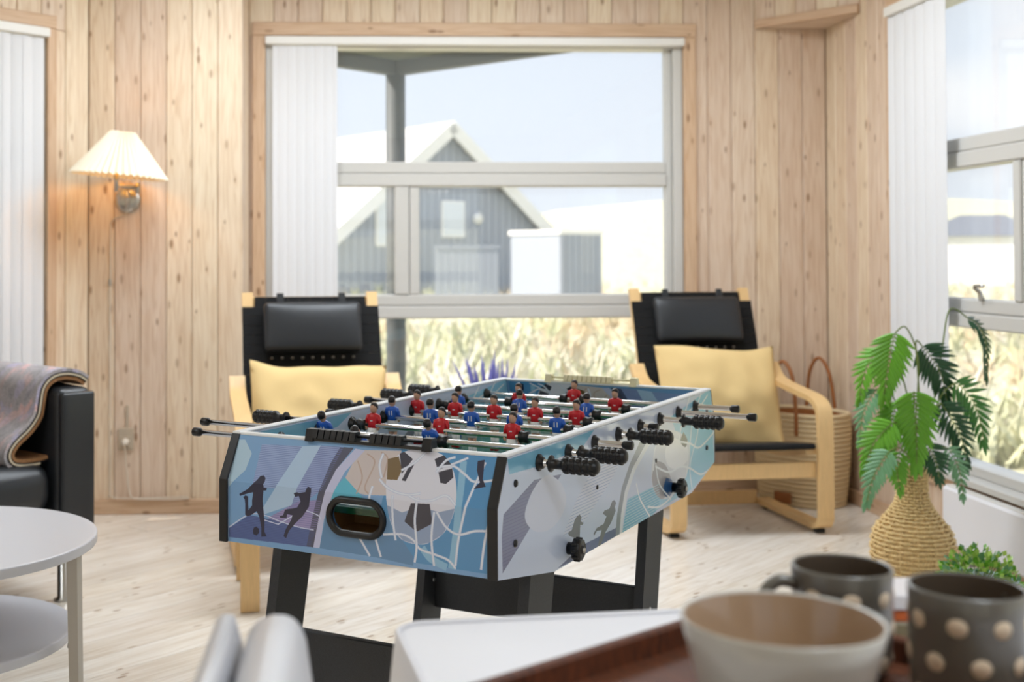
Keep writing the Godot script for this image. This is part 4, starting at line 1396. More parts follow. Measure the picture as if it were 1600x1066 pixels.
func player_mesh(shirt: Color, trim: Color) -> ArrayMesh:
	# a small painted figure hung on its rod at the waist; it faces +z
	var b := B.new()
	b.smooth(true)
	var skin := Color(0.62, 0.36, 0.24)
	var hair := Color(0.018, 0.014, 0.012)
	var L := func(c: Color, rings: Array, pw := 2.0) -> void:
		b.color(c)
		b.loft(rings, 12, pw)
	var R := func(y: float, x: float, z: float, dz := 0.0, dx := 0.0) -> Array: return [Vector3(dx, y, dz), x, z]
	L.call(shirt, [R.call(-0.008, 0.0115, 0.0085), R.call(0.004, 0.0120, 0.0088), R.call(0.016, 0.0140, 0.0088), R.call(0.023, 0.0135, 0.0078), R.call(0.027, 0.0075, 0.0055)], 2.6)
	L.call(skin, [R.call(0.024, 0.0056, 0.0052), R.call(0.030, 0.0050, 0.0050)])
	L.call(skin, [R.call(0.0275, 0.0048, 0.0054, 0.001), R.call(0.031, 0.0070, 0.0076, 0.001), R.call(0.0375, 0.0081, 0.0087, 0.0008), R.call(0.044, 0.0077, 0.0084), R.call(0.048, 0.005, 0.006)])
	L.call(skin, [R.call(0.0355, 0.0016, 0.0022, 0.0085), R.call(0.0395, 0.0010, 0.0014, 0.0085)])
	L.call(hair, [R.call(0.0365, 0.0084, 0.0070, -0.0026), R.call(0.0430, 0.0089, 0.0092, -0.0010), R.call(0.0480, 0.0072, 0.0082, -0.0004), R.call(0.0512, 0.0032, 0.0042, -0.0004)])
	for s in [-1.0, 1.0]:
		# short sleeves, bare forearms, hands held at the rod
		L.call(shirt, [R.call(0.005, 0.0038, 0.0046, 0.001, s * 0.0162), R.call(0.014, 0.0046, 0.0054, 0.0, s * 0.0152), R.call(0.0235, 0.0040, 0.0048, 0.0, s * 0.0125)])
		L.call(skin, [R.call(-0.010, 0.0028, 0.0034, 0.003, s * 0.0150), R.call(-0.003, 0.0030, 0.0036, 0.0025, s * 0.0162), R.call(0.006, 0.0032, 0.0038, 0.001, s * 0.0162)])
		L.call(skin, [R.call(-0.052, 0.0040, 0.0042, 0.0, s * 0.0056), R.call(-0.030, 0.0050, 0.0054, 0.0, s * 0.0056)])
		L.call(trim, [R.call(-0.068, 0.0046, 0.0046, 0.0, s * 0.0054), R.call(-0.050, 0.0046, 0.0048, 0.0, s * 0.0056)])
		L.call(shirt * 0.6, [R.call(-0.0815, 0.0054, 0.0085, 0.003, s * 0.0054), R.call(-0.074, 0.0054, 0.0080, 0.0025, s * 0.0054), R.call(-0.067, 0.0048, 0.0050, 0.0, s * 0.0054)])
	L.call(trim, [R.call(-0.032, 0.0120, 0.0082), R.call(-0.020, 0.0124, 0.0088), R.call(-0.006, 0.0116, 0.0086)], 2.6)
	# a pale crest on the chest, a number on the back
	b.color(Color(0.8, 0.8, 0.8))
	b.smooth(false)
	b.box(Vector3(0.0, 0.010, 0.0088), Vector3(0.006, 0.0022, 0.0008), 0.0)
	for s in [-1.0, 1.0]:
		b.box(Vector3(s * 0.0035, 0.012, -0.0088), Vector3(0.0022, 0.011, 0.0008), 0.0)
	return b.done()

# ---------------------------------------------------------------- armchairs
func pillow_mesh(w: float, h: float, t: float, sd: float, wrinkle := 0.012) -> ArrayMesh:
	var b := B.new()
	b.smooth(true)
	for side in [-1.0, 1.0]:
		b.sheet(func(u: float, v: float) -> Vector3:
			var x := (u - 0.5) * w * (1.0 - 0.055 * sin(PI * v))
			var y := (v - 0.5) * h * (1.0 - 0.07 * sin(PI * u))
			var k := pow(maxf(0.0, sin(PI * u) * sin(PI * v)), 0.5)
			var wr := noise.get_noise_2d(x * 7.0 + sd, y * 7.0 + sd * 2.0) * wrinkle * k + noise.get_noise_2d(x * 2.5 + sd, y * 2.5) * wrinkle * 1.5
			return Vector3(x, y + noise.get_noise_1d(x * 4.0 + sd) * wrinkle, side * t * 0.5 * k + wr), 28, 24, Vector3(0, 0, side))
	return b.done()

func make_armchairs() -> void:
	armchair("bentwood armchair with black webbing and yellow cushion by the blind", D(-0.053, 0, 4.52), 0.137, 1.0)
	armchair("bentwood armchair with black webbing and yellow cushion beside the rope basket", D(1.665, 0, 4.955), 0.095, 2.0)
	# a narrow stool, seen end on
	var o := thing("stool", "narrow bentwood stool standing behind the foosball table", "stool", D(-0.238, 0, 4.02), "", Basis(Vector3.UP, PI + 0.12))
	var path := curve([Vector2(0, 0.004), Vector2(0, 0.12), Vector2(0.0, 0.25), Vector2(0.02, 0.315), Vector2(0.08, 0.345), Vector2(0.20, 0.35), Vector2(0.32, 0.345), Vector2(0.38, 0.315), Vector2(0.40, 0.25), Vector2(0.40, 0.12), Vector2(0.40, 0.004)], 4)
	for s in [-1.0, 1.0]:
		var b := B.new()
		b.smooth(true)
		b.strip(path, 0.062, 0.022, s * 0.072)
		part(o, "leg_loop", b.done(), M.birch)
	part(o, "front_rail", box_mesh(Vector3(0.082, 0.06, 0.02), 0.004, Vector3(0, 0.26, 0.0)), M.birch)
	part(o, "rear_rail", box_mesh(Vector3(0.082, 0.06, 0.02), 0.004, Vector3(0, 0.26, 0.40)), M.birch)
	var sb := B.new()
	sb.smooth(true)
	sb.rbox(Vector3(0, 0.378, 0.20), Vector3(0.21, 0.032, 0.36), 0.014, 3, Vector3(0, 0.006, 0))
	part(o, "seat_pad", sb.done(), M.webbing)

func armchair(label: String, where: Vector3, phi: float, sd: float) -> void:
	var o := thing("armchair", label, "armchair", where, "bentwood armchairs at the window", Basis(Vector3.UP, PI + phi))
	# side loops: arm, front leg, floor rail in one bent strip
	var loop := curve([Vector2(0.52, 0.665), Vector2(0.47, 0.615), Vector2(0.40, 0.590), Vector2(0.22, 0.568), Vector2(0.09, 0.552), Vector2(0.03, 0.520), Vector2(0.012, 0.45), Vector2(0.010, 0.30), Vector2(0.010, 0.12), Vector2(0.020, 0.052), Vector2(0.075, 0.029), Vector2(0.20, 0.027), Vector2(0.42, 0.027), Vector2(0.62, 0.027)], 5)
	for s in [-1.0, 1.0]:
		var b := B.new()
		b.smooth(true)
		b.strip(loop, 0.064, 0.024, s * 0.316)
		var l := part(o, "side_loop", b.done(), M.birch)
		for z in [0.07, 0.56]:
			part(l, "foot_pad", box_mesh(Vector3(0.04, 0.016, 0.03), 0.002, Vector3(s * 0.316, 0.008, z)), M.black_plastic)
	part(o, "rear_rail", box_mesh(Vector3(0.568, 0.062, 0.022), 0.004, Vector3(0, 0.046, 0.61)), M.birch)
	part(o, "front_rail", box_mesh(Vector3(0.568, 0.066, 0.022), 0.004, Vector3(0, 0.268, 0.035)), M.birch)
	part(o, "arm_rail", box_mesh(Vector3(0.568, 0.05, 0.02), 0.004, Vector3(0, 0.36, 0.46)), M.birch)
	# seat and back rails
	var rail := [Vector2(0.03, 0.342), Vector2(0.14, 0.322), Vector2(0.27, 0.298), Vector2(0.385, 0.295), Vector2(0.455, 0.33), Vector2(0.50, 0.41), Vector2(0.548, 0.55), Vector2(0.598, 0.70), Vector2(0.650, 0.85), Vector2(0.705, 1.000)]
	var rp := curve(rail, 5)
	for s in [-1.0, 1.0]:
		var b := B.new()
		b.smooth(true)
		b.strip(rp, 0.046, 0.022, s * 0.264)
		part(o, "seat_rail", b.done(), M.birch)
	part(o, "top_rail", box_mesh(Vector3(0.485, 0.04, 0.018), 0.004, Vector3(0, 0.965, 0.700)), M.birch)
	# webbing: long straps, then short ones woven across them, in front of the rails
	var fwd := []
	for i in rp.size():
		var a: Vector2 = rp[maxi(i - 1, 0)]
		var c: Vector2 = rp[mini(i + 1, rp.size() - 1)]
		var tn: Vector2 = (c - a).normalized()
		var q: Vector2 = rp[i]
		fwd.append(q + Vector2(-tn.y, tn.x) * 0.0145)
	var longs := fwd.slice(0, fwd.size() - 1)
	for k in 10:
		var b := B.new()
		b.smooth(true)
		b.strip(longs, 0.0465, 0.003, -0.2115 + k * 0.047)
		part(o, "strap", b.done(), M.webbing)
	var total := 0.0
	for i in fwd.size() - 1:
		total += (fwd[i] as Vector2).distance_to(fwd[i + 1])
	var cross := box_mesh(Vector3(0.577, 0.0405, 0.0035), 0.001)
	var n := int((total - 0.05) / 0.0411)
	for k in n:
		var want := 0.022 + k * 0.0411
		var run := 0.0
		for i in fwd.size() - 1:
			var a: Vector2 = fwd[i]
			var c: Vector2 = fwd[i + 1]
			var l := a.distance_to(c)
			if run + l >= want:
				var p := a.lerp(c, (want - run) / l)
				var tn := (c - a).normalized()
				var nn := Vector2(-tn.y, tn.x)
				p += nn * 0.003
				part(o, "strap", cross, M.webbing, Transform3D(Basis(Vector3(1, 0, 0), Vector3(0, tn.y, tn.x), Vector3(1, 0, 0).cross(Vector3(0, tn.y, tn.x))), Vector3(0, p.y, p.x)))
				break
			run += l
	# eyelets in two rows under the head pillow
	var eye := lathe_mesh([Vector2(0.002, 0.001), Vector2(0.0045, 0.0015), Vector2(0.006, 0.0)], 10)
	for k in 9:
		for r in 2:
			var y := 0.735 - r * 0.05
			var z := lerpf(0.548, 0.650, (y - 0.55) / 0.30) - 0.0235
			part(o, "eyelet", eye, M.steel, Transform3D(Basis(Vector3(1, 0, 0), -PI / 2 - 0.33), Vector3(-0.17 + k * 0.0425, y, z)))
	var pad := B.new()
	pad.smooth(true)
	pad.rbox(Vector3.ZERO, Vector3(0.55, 0.026, 0.40), 0.012, 3)
	part(o, "seat_pad", pad.done(), M.webbing, Transform3D(Basis(Vector3(1, 0, 0), 0.13), Vector3(0, 0.342, 0.20)))
	var hp := B.new()
	hp.smooth(true)
	hp.rbox(Vector3.ZERO, Vector3(0.408, 0.212, 0.055), 0.024, 4, Vector3(0, 0, 0.016))
	part(o, "head_pillow", hp.done(), M.black_leather, Transform3D(Basis(Vector3(1, 0, 0), 0.33), Vector3(0, 0.862, 0.588)), "black leather head pillow")
	for s in [-1.0, 1.0]:
		part(o, "pillow_strap", box_mesh(Vector3(0.03, 0.075, 0.006), 0.002), M.black_leather, Transform3D(Basis(Vector3(1, 0, 0), 0.33), Vector3(s * 0.13, 0.965, 0.650)))
	# loose cushion on the seat
	var cu := thing("cushion", "pale yellow cushion in the armchair " + ("by the blind" if sd < 1.5 else "beside the rope basket"), "cushion", where, "yellow armchair cushions", Basis(Vector3.UP, PI + phi))
	var roll := 0.05 if sd < 1.5 else 0.02
	part(cu, "cushion_cover", pillow_mesh(0.56, 0.46, 0.13, sd * 3.0), M.yellow_linen, Transform3D(Basis(Vector3(0, 0, 1), roll) * Basis(Vector3(1, 0, 0), 0.30), Vector3(0.0 if sd < 1.5 else -0.03, 0.53 if sd > 1.5 else 0.50, 0.41)))

# ---------------------------------------------------------------- sofa and quilt
func make_sofa() -> void:
	var bs := Basis(Vector3(S45, 0, -S45), Vector3.UP, Vector3(S45, 0, S45))
	var where := D(-0.845, 0, 4.185)
	var o := thing("sofa", "black leather sofa with chrome feet under the quilt", "sofa", where, "", bs)
	var soft := func(called: String, c: Vector3, s: Vector3, r: float, bulge := Vector3.ZERO) -> MeshInstance3D:
		var b := B.new()
		b.smooth(true)
		b.rbox(c, s, r, 4, bulge)
		return part(o, called, b.done(), M.black_leather)
	soft.call("arm", Vector3(-0.068, 0.478, -0.43), Vector3(0.136, 0.475, 0.84), 0.028, Vector3(0.008, 0.012, 0.0))
	soft.call("arm_front", Vector3(-0.066, 0.474, -0.005), Vector3(0.128, 0.460, 0.03), 0.012)
	soft.call("base", Vector3(-1.03, 0.275, -0.44), Vector3(1.80, 0.08, 0.80), 0.03)
	soft.call("backrest", Vector3(-1.03, 0.475, -0.76), Vector3(1.80, 0.47, 0.20), 0.05)
	soft.call("seat_cushion", Vector3(-0.585, 0.392, -0.36), Vector3(0.885, 0.165, 0.70), 0.06, Vector3(0, 0.02, 0.015))
	soft.call("seat_cushion", Vector3(-1.475, 0.392, -0.36), Vector3(0.885, 0.165, 0.70), 0.06, Vector3(0, 0.02, 0.015))
	soft.call("back_cushion", Vector3(-0.585, 0.58, -0.62), Vector3(0.87, 0.34, 0.16), 0.06, Vector3(0, 0.01, 0.03))
	soft.call("back_cushion", Vector3(-1.475, 0.58, -0.62), Vector3(0.87, 0.34, 0.16), 0.06, Vector3(0, 0.01, 0.03))
	soft.call("arm", Vector3(-1.992, 0.478, -0.43), Vector3(0.136, 0.475, 0.84), 0.028)
	for q in [[-0.074, -0.074], [-1.99, -0.074], [-0.074, -0.78], [-1.99, -0.78]]:
		part(o, "foot", lathe_mesh([Vector2(0, 0), Vector2(0.03, 0), Vector2(0.031, 0.006), Vector2(0.019, 0.014), Vector2(0.018, 0.245), Vector2(0, 0.245)], 20), M.steel, at(Vector3(q[0], 0, q[1])), "chrome sofa foot")
	# the quilt: three layers folded over the arm and back on the seat
	var ql := thing("quilt", "folded grey and lilac quilt draped over the sofa arm", "blanket", where, "", bs)
	var qm := mat("quilt_top", Color(1, 1, 1), 0.95)
	triplanar(qm, quilt_image(), Vector3(1.3, 1.3, 1.3))
	var qb := mat("quilt_brown", Color(1, 1, 1), 0.95)
	triplanar(qb, grain(Color(0.62, 0.45, 0.30), 0.6, 26, 26, 52), Vector3(3, 3, 3))
	mat("quilt_dark", Color(0.10, 0.09, 0.10), 0.95)
	mat("quilt_cream", Color(0.85, 0.80, 0.70), 0.95)
	var base := [Vector2(-0.005, 0.722), Vector2(-0.03, 0.738), Vector2(-0.075, 0.748), Vector2(-0.12, 0.742), Vector2(-0.150, 0.715), Vector2(-0.160, 0.670), Vector2(-0.170, 0.625), Vector2(-0.205, 0.580), Vector2(-0.250, 0.545), Vector2(-0.272, 0.515), Vector2(-0.262, 0.494), Vector2(-0.225, 0.487), Vector2(-0.175, 0.487), Vector2(-0.145, 0.492)]
	var smooth := curve(base, 4)
	for k in 5:
		# inside to outside: brown lining, dark seam, cream, dark seam, patchwork face
		var off: float = [0.000, 0.008, 0.0135, 0.019, 0.0265][k]
		var th: float = [0.011, 0.004, 0.006, 0.004, 0.011][k]
		var pts := []
		var cut := smooth.size() if k < 2 else smooth.size() - 2 * k
		for i in range(0, cut):
			var a: Vector2 = smooth[maxi(i - 1, 0)]
			var c: Vector2 = smooth[mini(i + 1, smooth.size() - 1)]
			var tn := (c - a).normalized()
			pts.append(smooth[i] + Vector2(tn.y, -tn.x) * off)
		var b := B.new()
		b.smooth(true)
		# strip runs in (z, y); turn its z into the sofa's x and its x into the sofa's z
		b.xf = Transform3D(Basis(Vector3(0, 0, 1), Vector3(0, 1, 0), Vector3(1, 0, 0)), Vector3(0, 0, -0.36))
		b.strip(pts, 0.62 - absf(k - 2) * 0.004, th)
		part(ql, ["lining", "seam", "padding", "seam", "patchwork"][k], b.done(), [qb, M.quilt_dark, M.quilt_cream, M.quilt_dark, qm][k])

func quilt_image() -> Image:
	var w := 256
	var img := Image.create(w, w, false, Image.FORMAT_RGB8)
	var nz := FastNoiseLite.new()
	nz.seed = 77
	nz.frequency = 1.0
	nz.fractal_octaves = 3
	for y in w:
		var b := TAU * y / w
		for x in w:
			var a := TAU * x / w
			var n1 := nz.get_noise_3d(cos(a) * 1.2, sin(a) * 1.2 + cos(b) * 1.2, sin(b) * 1.2)
			var n2 := nz.get_noise_3d(cos(a) * 1.0 + 9.0, sin(a) + cos(b), sin(b))
			var f := nz.get_noise_3d(cos(a) * 22.0, sin(a) * 22.0 + cos(b) * 22.0, sin(b) * 22.0)
			var c := Color(0.66, 0.64, 0.65)
			c = c.lerp(Color(0.82, 0.69, 0.68), smoothstep(0.12, 0.35, n1))
			c = c.lerp(Color(0.68, 0.66, 0.74), smoothstep(0.12, 0.35, n2))
			c = c.lerp(Color(0.58, 0.57, 0.58), smoothstep(0.1, 0.4, -n1))
			img.set_pixel(x, y, c * (1.06 + f * 0.30))
	return img

# ---------------------------------------------------------------- coffee table
func make_coffee_table() -> void:
	var o := thing("coffee_table", "round pale grey coffee table with lower shelf by the sofa", "table", D(-0.995, 0, 2.985))
	part(o, "table_top", lathe_mesh([Vector2(0, 0.48), Vector2(0.380, 0.48), Vector2(0.3885, 0.48), Vector2(0.3912, 0.4788), Vector2(0.392, 0.476), Vector2(0.392, 0.460), Vector2(0.3912, 0.4572), Vector2(0.3885, 0.456), Vector2(0.380, 0.456), Vector2(0, 0.456)], 72), M.table_grey)
	part(o, "shelf", lathe_mesh([Vector2(0, 0.258), Vector2(0.326, 0.258), Vector2(0.3335, 0.258), Vector2(0.3362, 0.2568), Vector2(0.337, 0.254), Vector2(0.337, 0.239), Vector2(0.3362, 0.2362), Vector2(0.3335, 0.235), Vector2(0.326, 0.235), Vector2(0, 0.235)], 72), M.table_grey)
	for k in 3:
		var a := deg_to_rad(-13.0 + 120.0 * k)
		var dir := Vector3(cos(a), 0, -sin(a))
		var b := B.new()
		var p0 := dir * 0.362 + Vector3.UP * 0.456
		var p1 := dir * 0.378 + Vector3.UP * 0.002
		b.xf = Transform3D(Basis(dir, Vector3.UP, dir.cross(Vector3.UP)), Vector3.ZERO)
		b.prism(PackedVector2Array([Vector2(0.358, 0.456), Vector2(0.385, 0.456), Vector2(0.392, 0.002), Vector2(0.371, 0.002)]), -0.013, 0.013)
		var l := part(o, "leg", b.done(), M.table_leg)
		part(l, "leg_bolt", lathe_mesh([Vector2(0, 0.004), Vector2(0.006, 0.003), Vector2(0.007, 0)], 10), M.steel, Transform3D(Basis(Vector3(0, 0, 1), -PI / 2) , dir * 0.357 + Vector3.UP * 0.247))

# ---------------------------------------------------------------- dining table in front
func make_dining() -> void:
	var ph := deg_to_rad(6.0)
	var bs := Basis(Vector3(cos(ph), 0, -sin(ph)), Vector3.UP, Vector3(sin(ph), 0, cos(ph)))
	var where := D(0.056, 0, 1.325)
	var o := thing("dining_table", "pale dining table under the white oilcloth", "table", where, "", bs)
	part(o, "table_top", box_mesh(Vector3(1.34, 0.028, 0.83), 0.004, Vector3(0.68, 0.736, 0.425)), M.table_grey)
	for q in [[0.06, 0.06], [1.30, 0.06], [0.06, 0.79], [1.30, 0.79]]:
		part(o, "leg", box_mesh(Vector3(0.05, 0.722, 0.05), 0.006, Vector3(q[0], 0.361, q[1])), M.table_grey)
	# oilcloth: flat on the table, hanging in soft folds round it
	var cl := thing("tablecloth", "white oilcloth hanging over the dining table edge", "tablecloth", where, "", bs)
	var ring := []
	var rc := 0.03
	var W := 1.36
	var H := 0.85
	for c in [[W - rc, rc, -PI / 2], [W - rc, H - rc, 0.0], [rc, H - rc, PI / 2], [rc, rc, PI]]:
		for k in 7:
			var a: float = c[2] + PI / 2 * k / 6.0
			ring.append([Vector2(c[0] + cos(a) * rc, c[1] + sin(a) * rc), Vector2(cos(a), sin(a))])
		# points along the straight side to the next corner are added by subdividing below
	var dense := []
	for i in ring.size():
		var a: Array = ring[i]
		var b2: Array = ring[(i + 1) % ring.size()]
		var n := maxi(1, int((a[0] as Vector2).distance_to(b2[0]) / 0.03))
		for k in n:
			var t := float(k) / n
			dense.append([(a[0] as Vector2).lerp(b2[0], t), (a[1] as Vector2).lerp(b2[1], t).normalized()])
	var b := B.new()
	b.smooth(true)
	var rows := []
	for r in [[-0.004, 0.7535], [0.003, 0.7525], [0.007, 0.747], [0.009, 0.735], [0.014, 0.69], [0.026, 0.62], [0.036, 0.55]]:
		var row := []
		for i in dense.size():
			var q: Array = dense[i]
			var wave: float = sin(i * 0.55) * 0.012 * clampf((0.735 - r[1]) / 0.18, 0.0, 1.0)
			var p: Vector2 = q[0] + q[1] * (r[0] + wave)
			row.append(Vector3(p.x, r[1], p.y))
		rows.append(row)
	for i in rows.size() - 1:
		for k in dense.size():
			var k2 := (k + 1) % dense.size()
			var n2: Vector2 = dense[k][1]
			b.quad(rows[i][k], rows[i][k2], rows[i + 1][k2], rows[i + 1][k], Vector3(n2.x, 0.3, n2.y))
	var mid := Vector3(W * 0.5, 0.7538, H * 0.5)
	for k in dense.size():
		b.tri(rows[0][k], rows[0][(k + 1) % dense.size()], mid, Vector3.UP)
	part(cl, "cloth", b.done(), M.oilcloth)
	var hem := []
	for q in dense:
		hem.append(Vector3(q[0].x + q[1].x * 0.004, 0.7535, q[0].y + q[1].y * 0.004))
	part(cl, "edge_piping", tube_mesh(hem, 0.0035, 6, true), M.oilcloth)
	# the chair pushed in at its side
	var ch := thing("dining_chair", "white leather dining chair pushed up to the oilcloth table", "chair", D(-0.052, 0, 0.91), "", Basis(Vector3.UP, deg_to_rad(-90.0)))
	# local: z back (to -x in the room), x along the depth
	var s := B.new()
	s.smooth(true)
	s.rbox(Vector3.ZERO, Vector3(0.42, 0.44, 0.052), 0.025, 4, Vector3(0, 0, 0.008))
	var tilt := Basis(Vector3(1, 0, 0), 0.13)
	part(ch, "back_cushion", s.done(), M.white_leather, Transform3D(tilt, Vector3(0, 0.615, -0.016)))
	s = B.new()
	s.smooth(true)
	s.rbox(Vector3.ZERO, Vector3(0.42, 0.44, 0.016), 0.008, 3)
	var br := part(ch, "back_shell", s.done(), M.white_leather, Transform3D(tilt, Vector3(0, 0.612, 0.026)))
	part(br, "piping", tube_mesh([Vector3(-0.208, -0.215, 0), Vector3(-0.208, 0.19, 0), Vector3(-0.185, 0.215, 0), Vector3(0.185, 0.215, 0), Vector3(0.208, 0.19, 0), Vector3(0.208, -0.215, 0)], 0.010, 8), M.white_leather)
	part(br, "spacer", box_mesh(Vector3(0.36, 0.36, 0.014), 0.002, Vector3(0, -0.03, -0.013)), M.black_plastic)
	s = B.new()
	s.smooth(true)
	s.rbox(Vector3(0, 0.43, -0.25), Vector3(0.42, 0.07, 0.42), 0.03, 4, Vector3(0, 0.01, 0))
	part(ch, "seat", s.done(), M.white_leather)
	for q in [[-0.18, -0.43], [0.18, -0.43], [-0.18, -0.06], [0.18, -0.06]]:
		part(ch, "leg", tube_mesh([Vector3(q[0], 0.40, q[1]), Vector3(q[0] * 1.08, 0.0, q[1])], [0.014, 0.011], 10), M.chrome)
	# tray
	var av := Vector2(-0.796, -0.605)
	var bv := Vector2(0.605, -0.796)
	var ab := Basis(Vector3(av.x, 0, -av.y), Vector3.UP, Vector3(av.x, 0, -av.y).cross(Vector3.UP))
	var tr := thing("serving_tray", "dark brown wooden tray carrying the stoneware", "tray", D(0.425, 0.757, 1.285), "", ab)
	var sg := signf((Vector3(bv.x, 0, -bv.y)).dot(ab.z))
	part(tr, "tray_floor", box_mesh(Vector3(0.41, 0.010, 0.41), 0.002, Vector3(0.205, 0.005, sg * 0.205)), M.tray_wood)
	part(tr, "tray_rim", box_mesh(Vector3(0.41, 0.032, 0.012), 0.003, Vector3(0.205, 0.017, sg * 0.006)), M.tray_wood)
	part(tr, "tray_rim", box_mesh(Vector3(0.41, 0.032, 0.012), 0.003, Vector3(0.205, 0.017, sg * 0.404)), M.tray_wood)
	part(tr, "tray_rim", box_mesh(Vector3(0.012, 0.032, 0.386), 0.003, Vector3(0.006, 0.017, sg * 0.205)), M.tray_wood)
	part(tr, "tray_rim", box_mesh(Vector3(0.012, 0.032, 0.386), 0.003, Vector3(0.404, 0.017, sg * 0.205)), M.tray_wood)
	mug("grey stoneware mug with pale dots, its handle towards the bowl", D(0.458, 0.767, 1.12), 0.0445, 0.098, PI)
	mug("larger dotted grey stoneware mug with its handle turned away from the bowl", D(0.524, 0.767, 1.02), 0.0465, 0.105, 0.35)
	var bw := thing("bowl", "beige stoneware bowl with brown inside on the tray", "bowl", D(0.330, 0.767, 0.92))
	part(bw, "outer_glaze", lathe_mesh([Vector2(0, 0.0), Vector2(0.036, 0.0), Vector2(0.038, 0.006), Vector2(0.050, 0.022), Vector2(0.062, 0.055), Vector2(0.071, 0.090), Vector2(0.0755, 0.1085), Vector2(0.0745, 0.110), Vector2(0.0725, 0.1085)], 64), M.bowl_outside)
	part(bw, "inner_glaze", lathe_mesh([Vector2(0.0728, 0.1085), Vector2(0.0675, 0.090), Vector2(0.058, 0.055), Vector2(0.044, 0.024), Vector2(0.02, 0.012), Vector2(0, 0.010)], 64), M.bowl_inside, Transform3D(), "brown glazed inside")
	# books behind the tray
	var y := 0.7545
	for q in [["olive", Color(0.47, 0.42, 0.30), 0.034, 0.02, "thick olive book lowest in the stack behind the mugs"], ["orange", Color(0.78, 0.38, 0.16), 0.012, -0.05, "thin orange book in the stack behind the mugs"], ["white", Color(0.86, 0.84, 0.84), 0.016, 0.06, "white covered book topping the stack behind the mugs"]]:
		var bk := thing("book", q[4], "book", D(0.572, y, 1.225), "books stacked behind the tray", Basis(Vector3.UP, deg_to_rad(-4.0) + q[3]))
		var m := mat("book_" + q[0], q[1], 0.5)
		part(bk, "cover", box_mesh(Vector3(0.15, q[2], 0.065), 0.002, Vector3(0, q[2] * 0.5, 0)), m)
		part(bk, "pages", box_mesh(Vector3(0.148, q[2] - 0.005, 0.058), 0.0, Vector3(0.003, q[2] * 0.5, 0)), M.white_paint)
		y += q[2]

func mug(label: String, where: Vector3, r: float, h: float, turn: float) -> void:
	var o := thing("mug", label, "mug", where, "dotted stoneware mugs", Basis(Vector3.UP, turn))
	part(o, "outer_glaze", lathe_mesh([Vector2(0, 0), Vector2(r * 0.8, 0), Vector2(r * 0.88, 0.004), Vector2(r * 0.96, h * 0.2), Vector2(r, h * 0.5), Vector2(r * 0.985, h * 0.8), Vector2(r * 1.01, h * 0.975), Vector2(r * 0.985, h), Vector2(r * 0.945, h * 0.985)], 56), M.stoneware_grey)
	part(o, "inner_glaze", lathe_mesh([Vector2(r * 0.947, h * 0.985), Vector2(r * 0.92, h * 0.8), Vector2(r * 0.92, h * 0.3), Vector2(r * 0.8, 0.012), Vector2(0, 0.009)], 56), M.stoneware_inside)
	var pts := curve([Vector3(r * 0.96, h * 0.83, 0), Vector3(r * 1.35, h * 0.86, 0), Vector3(r * 1.68, h * 0.70, 0), Vector3(r * 1.62, h * 0.44, 0), Vector3(r * 1.25, h * 0.26, 0), Vector3(r * 0.95, h * 0.22, 0)], 5)
	part(o, "handle", tube_mesh(pts, 0.0058, 10), M.stoneware_grey)
	var dot := lathe_mesh([Vector2(0, 0.0014), Vector2(0.006, 0.0011), Vector2(0.0082, -0.0004)], 16)
	for row in 3:
		for k in 8:
			var a := TAU * (k + 0.5 * (row % 2)) / 8.0 + 0.2
			if absf(wrapf(a, -PI, PI)) < 0.32:
				continue
			var y := h * (0.18 + 0.29 * row)
			var rr: float = r * [0.955, 0.998, 0.99][row]
			var n := Vector3(cos(a), 0, sin(a))
			part(o, "dot", dot, M.stoneware_dot, Transform3D(Basis(n.cross(Vector3.UP), n, Vector3.UP), n * (rr - 0.0003) + Vector3.UP * y))

# ---------------------------------------------------------------- plants
func seen_at(u: float, v: float, d: float) -> Vector3:
	# the point at depth d in the direction of a pixel of the 1600 x 1066 photograph
	var c := Vector3((u - 615.8) / 1915.1, -(v - 367.0) / 1915.1, -1.0)
	var r := Basis(Vector3(0.99919, -0.00260, 0.04014), Vector3(0.00186, 0.99983, 0.01849), Vector3(-0.04018, -0.01840, 0.99902)) * c
	return Vector3(0, 1.15, 0) + r * (d / -r.z)

var leaflet: ArrayMesh

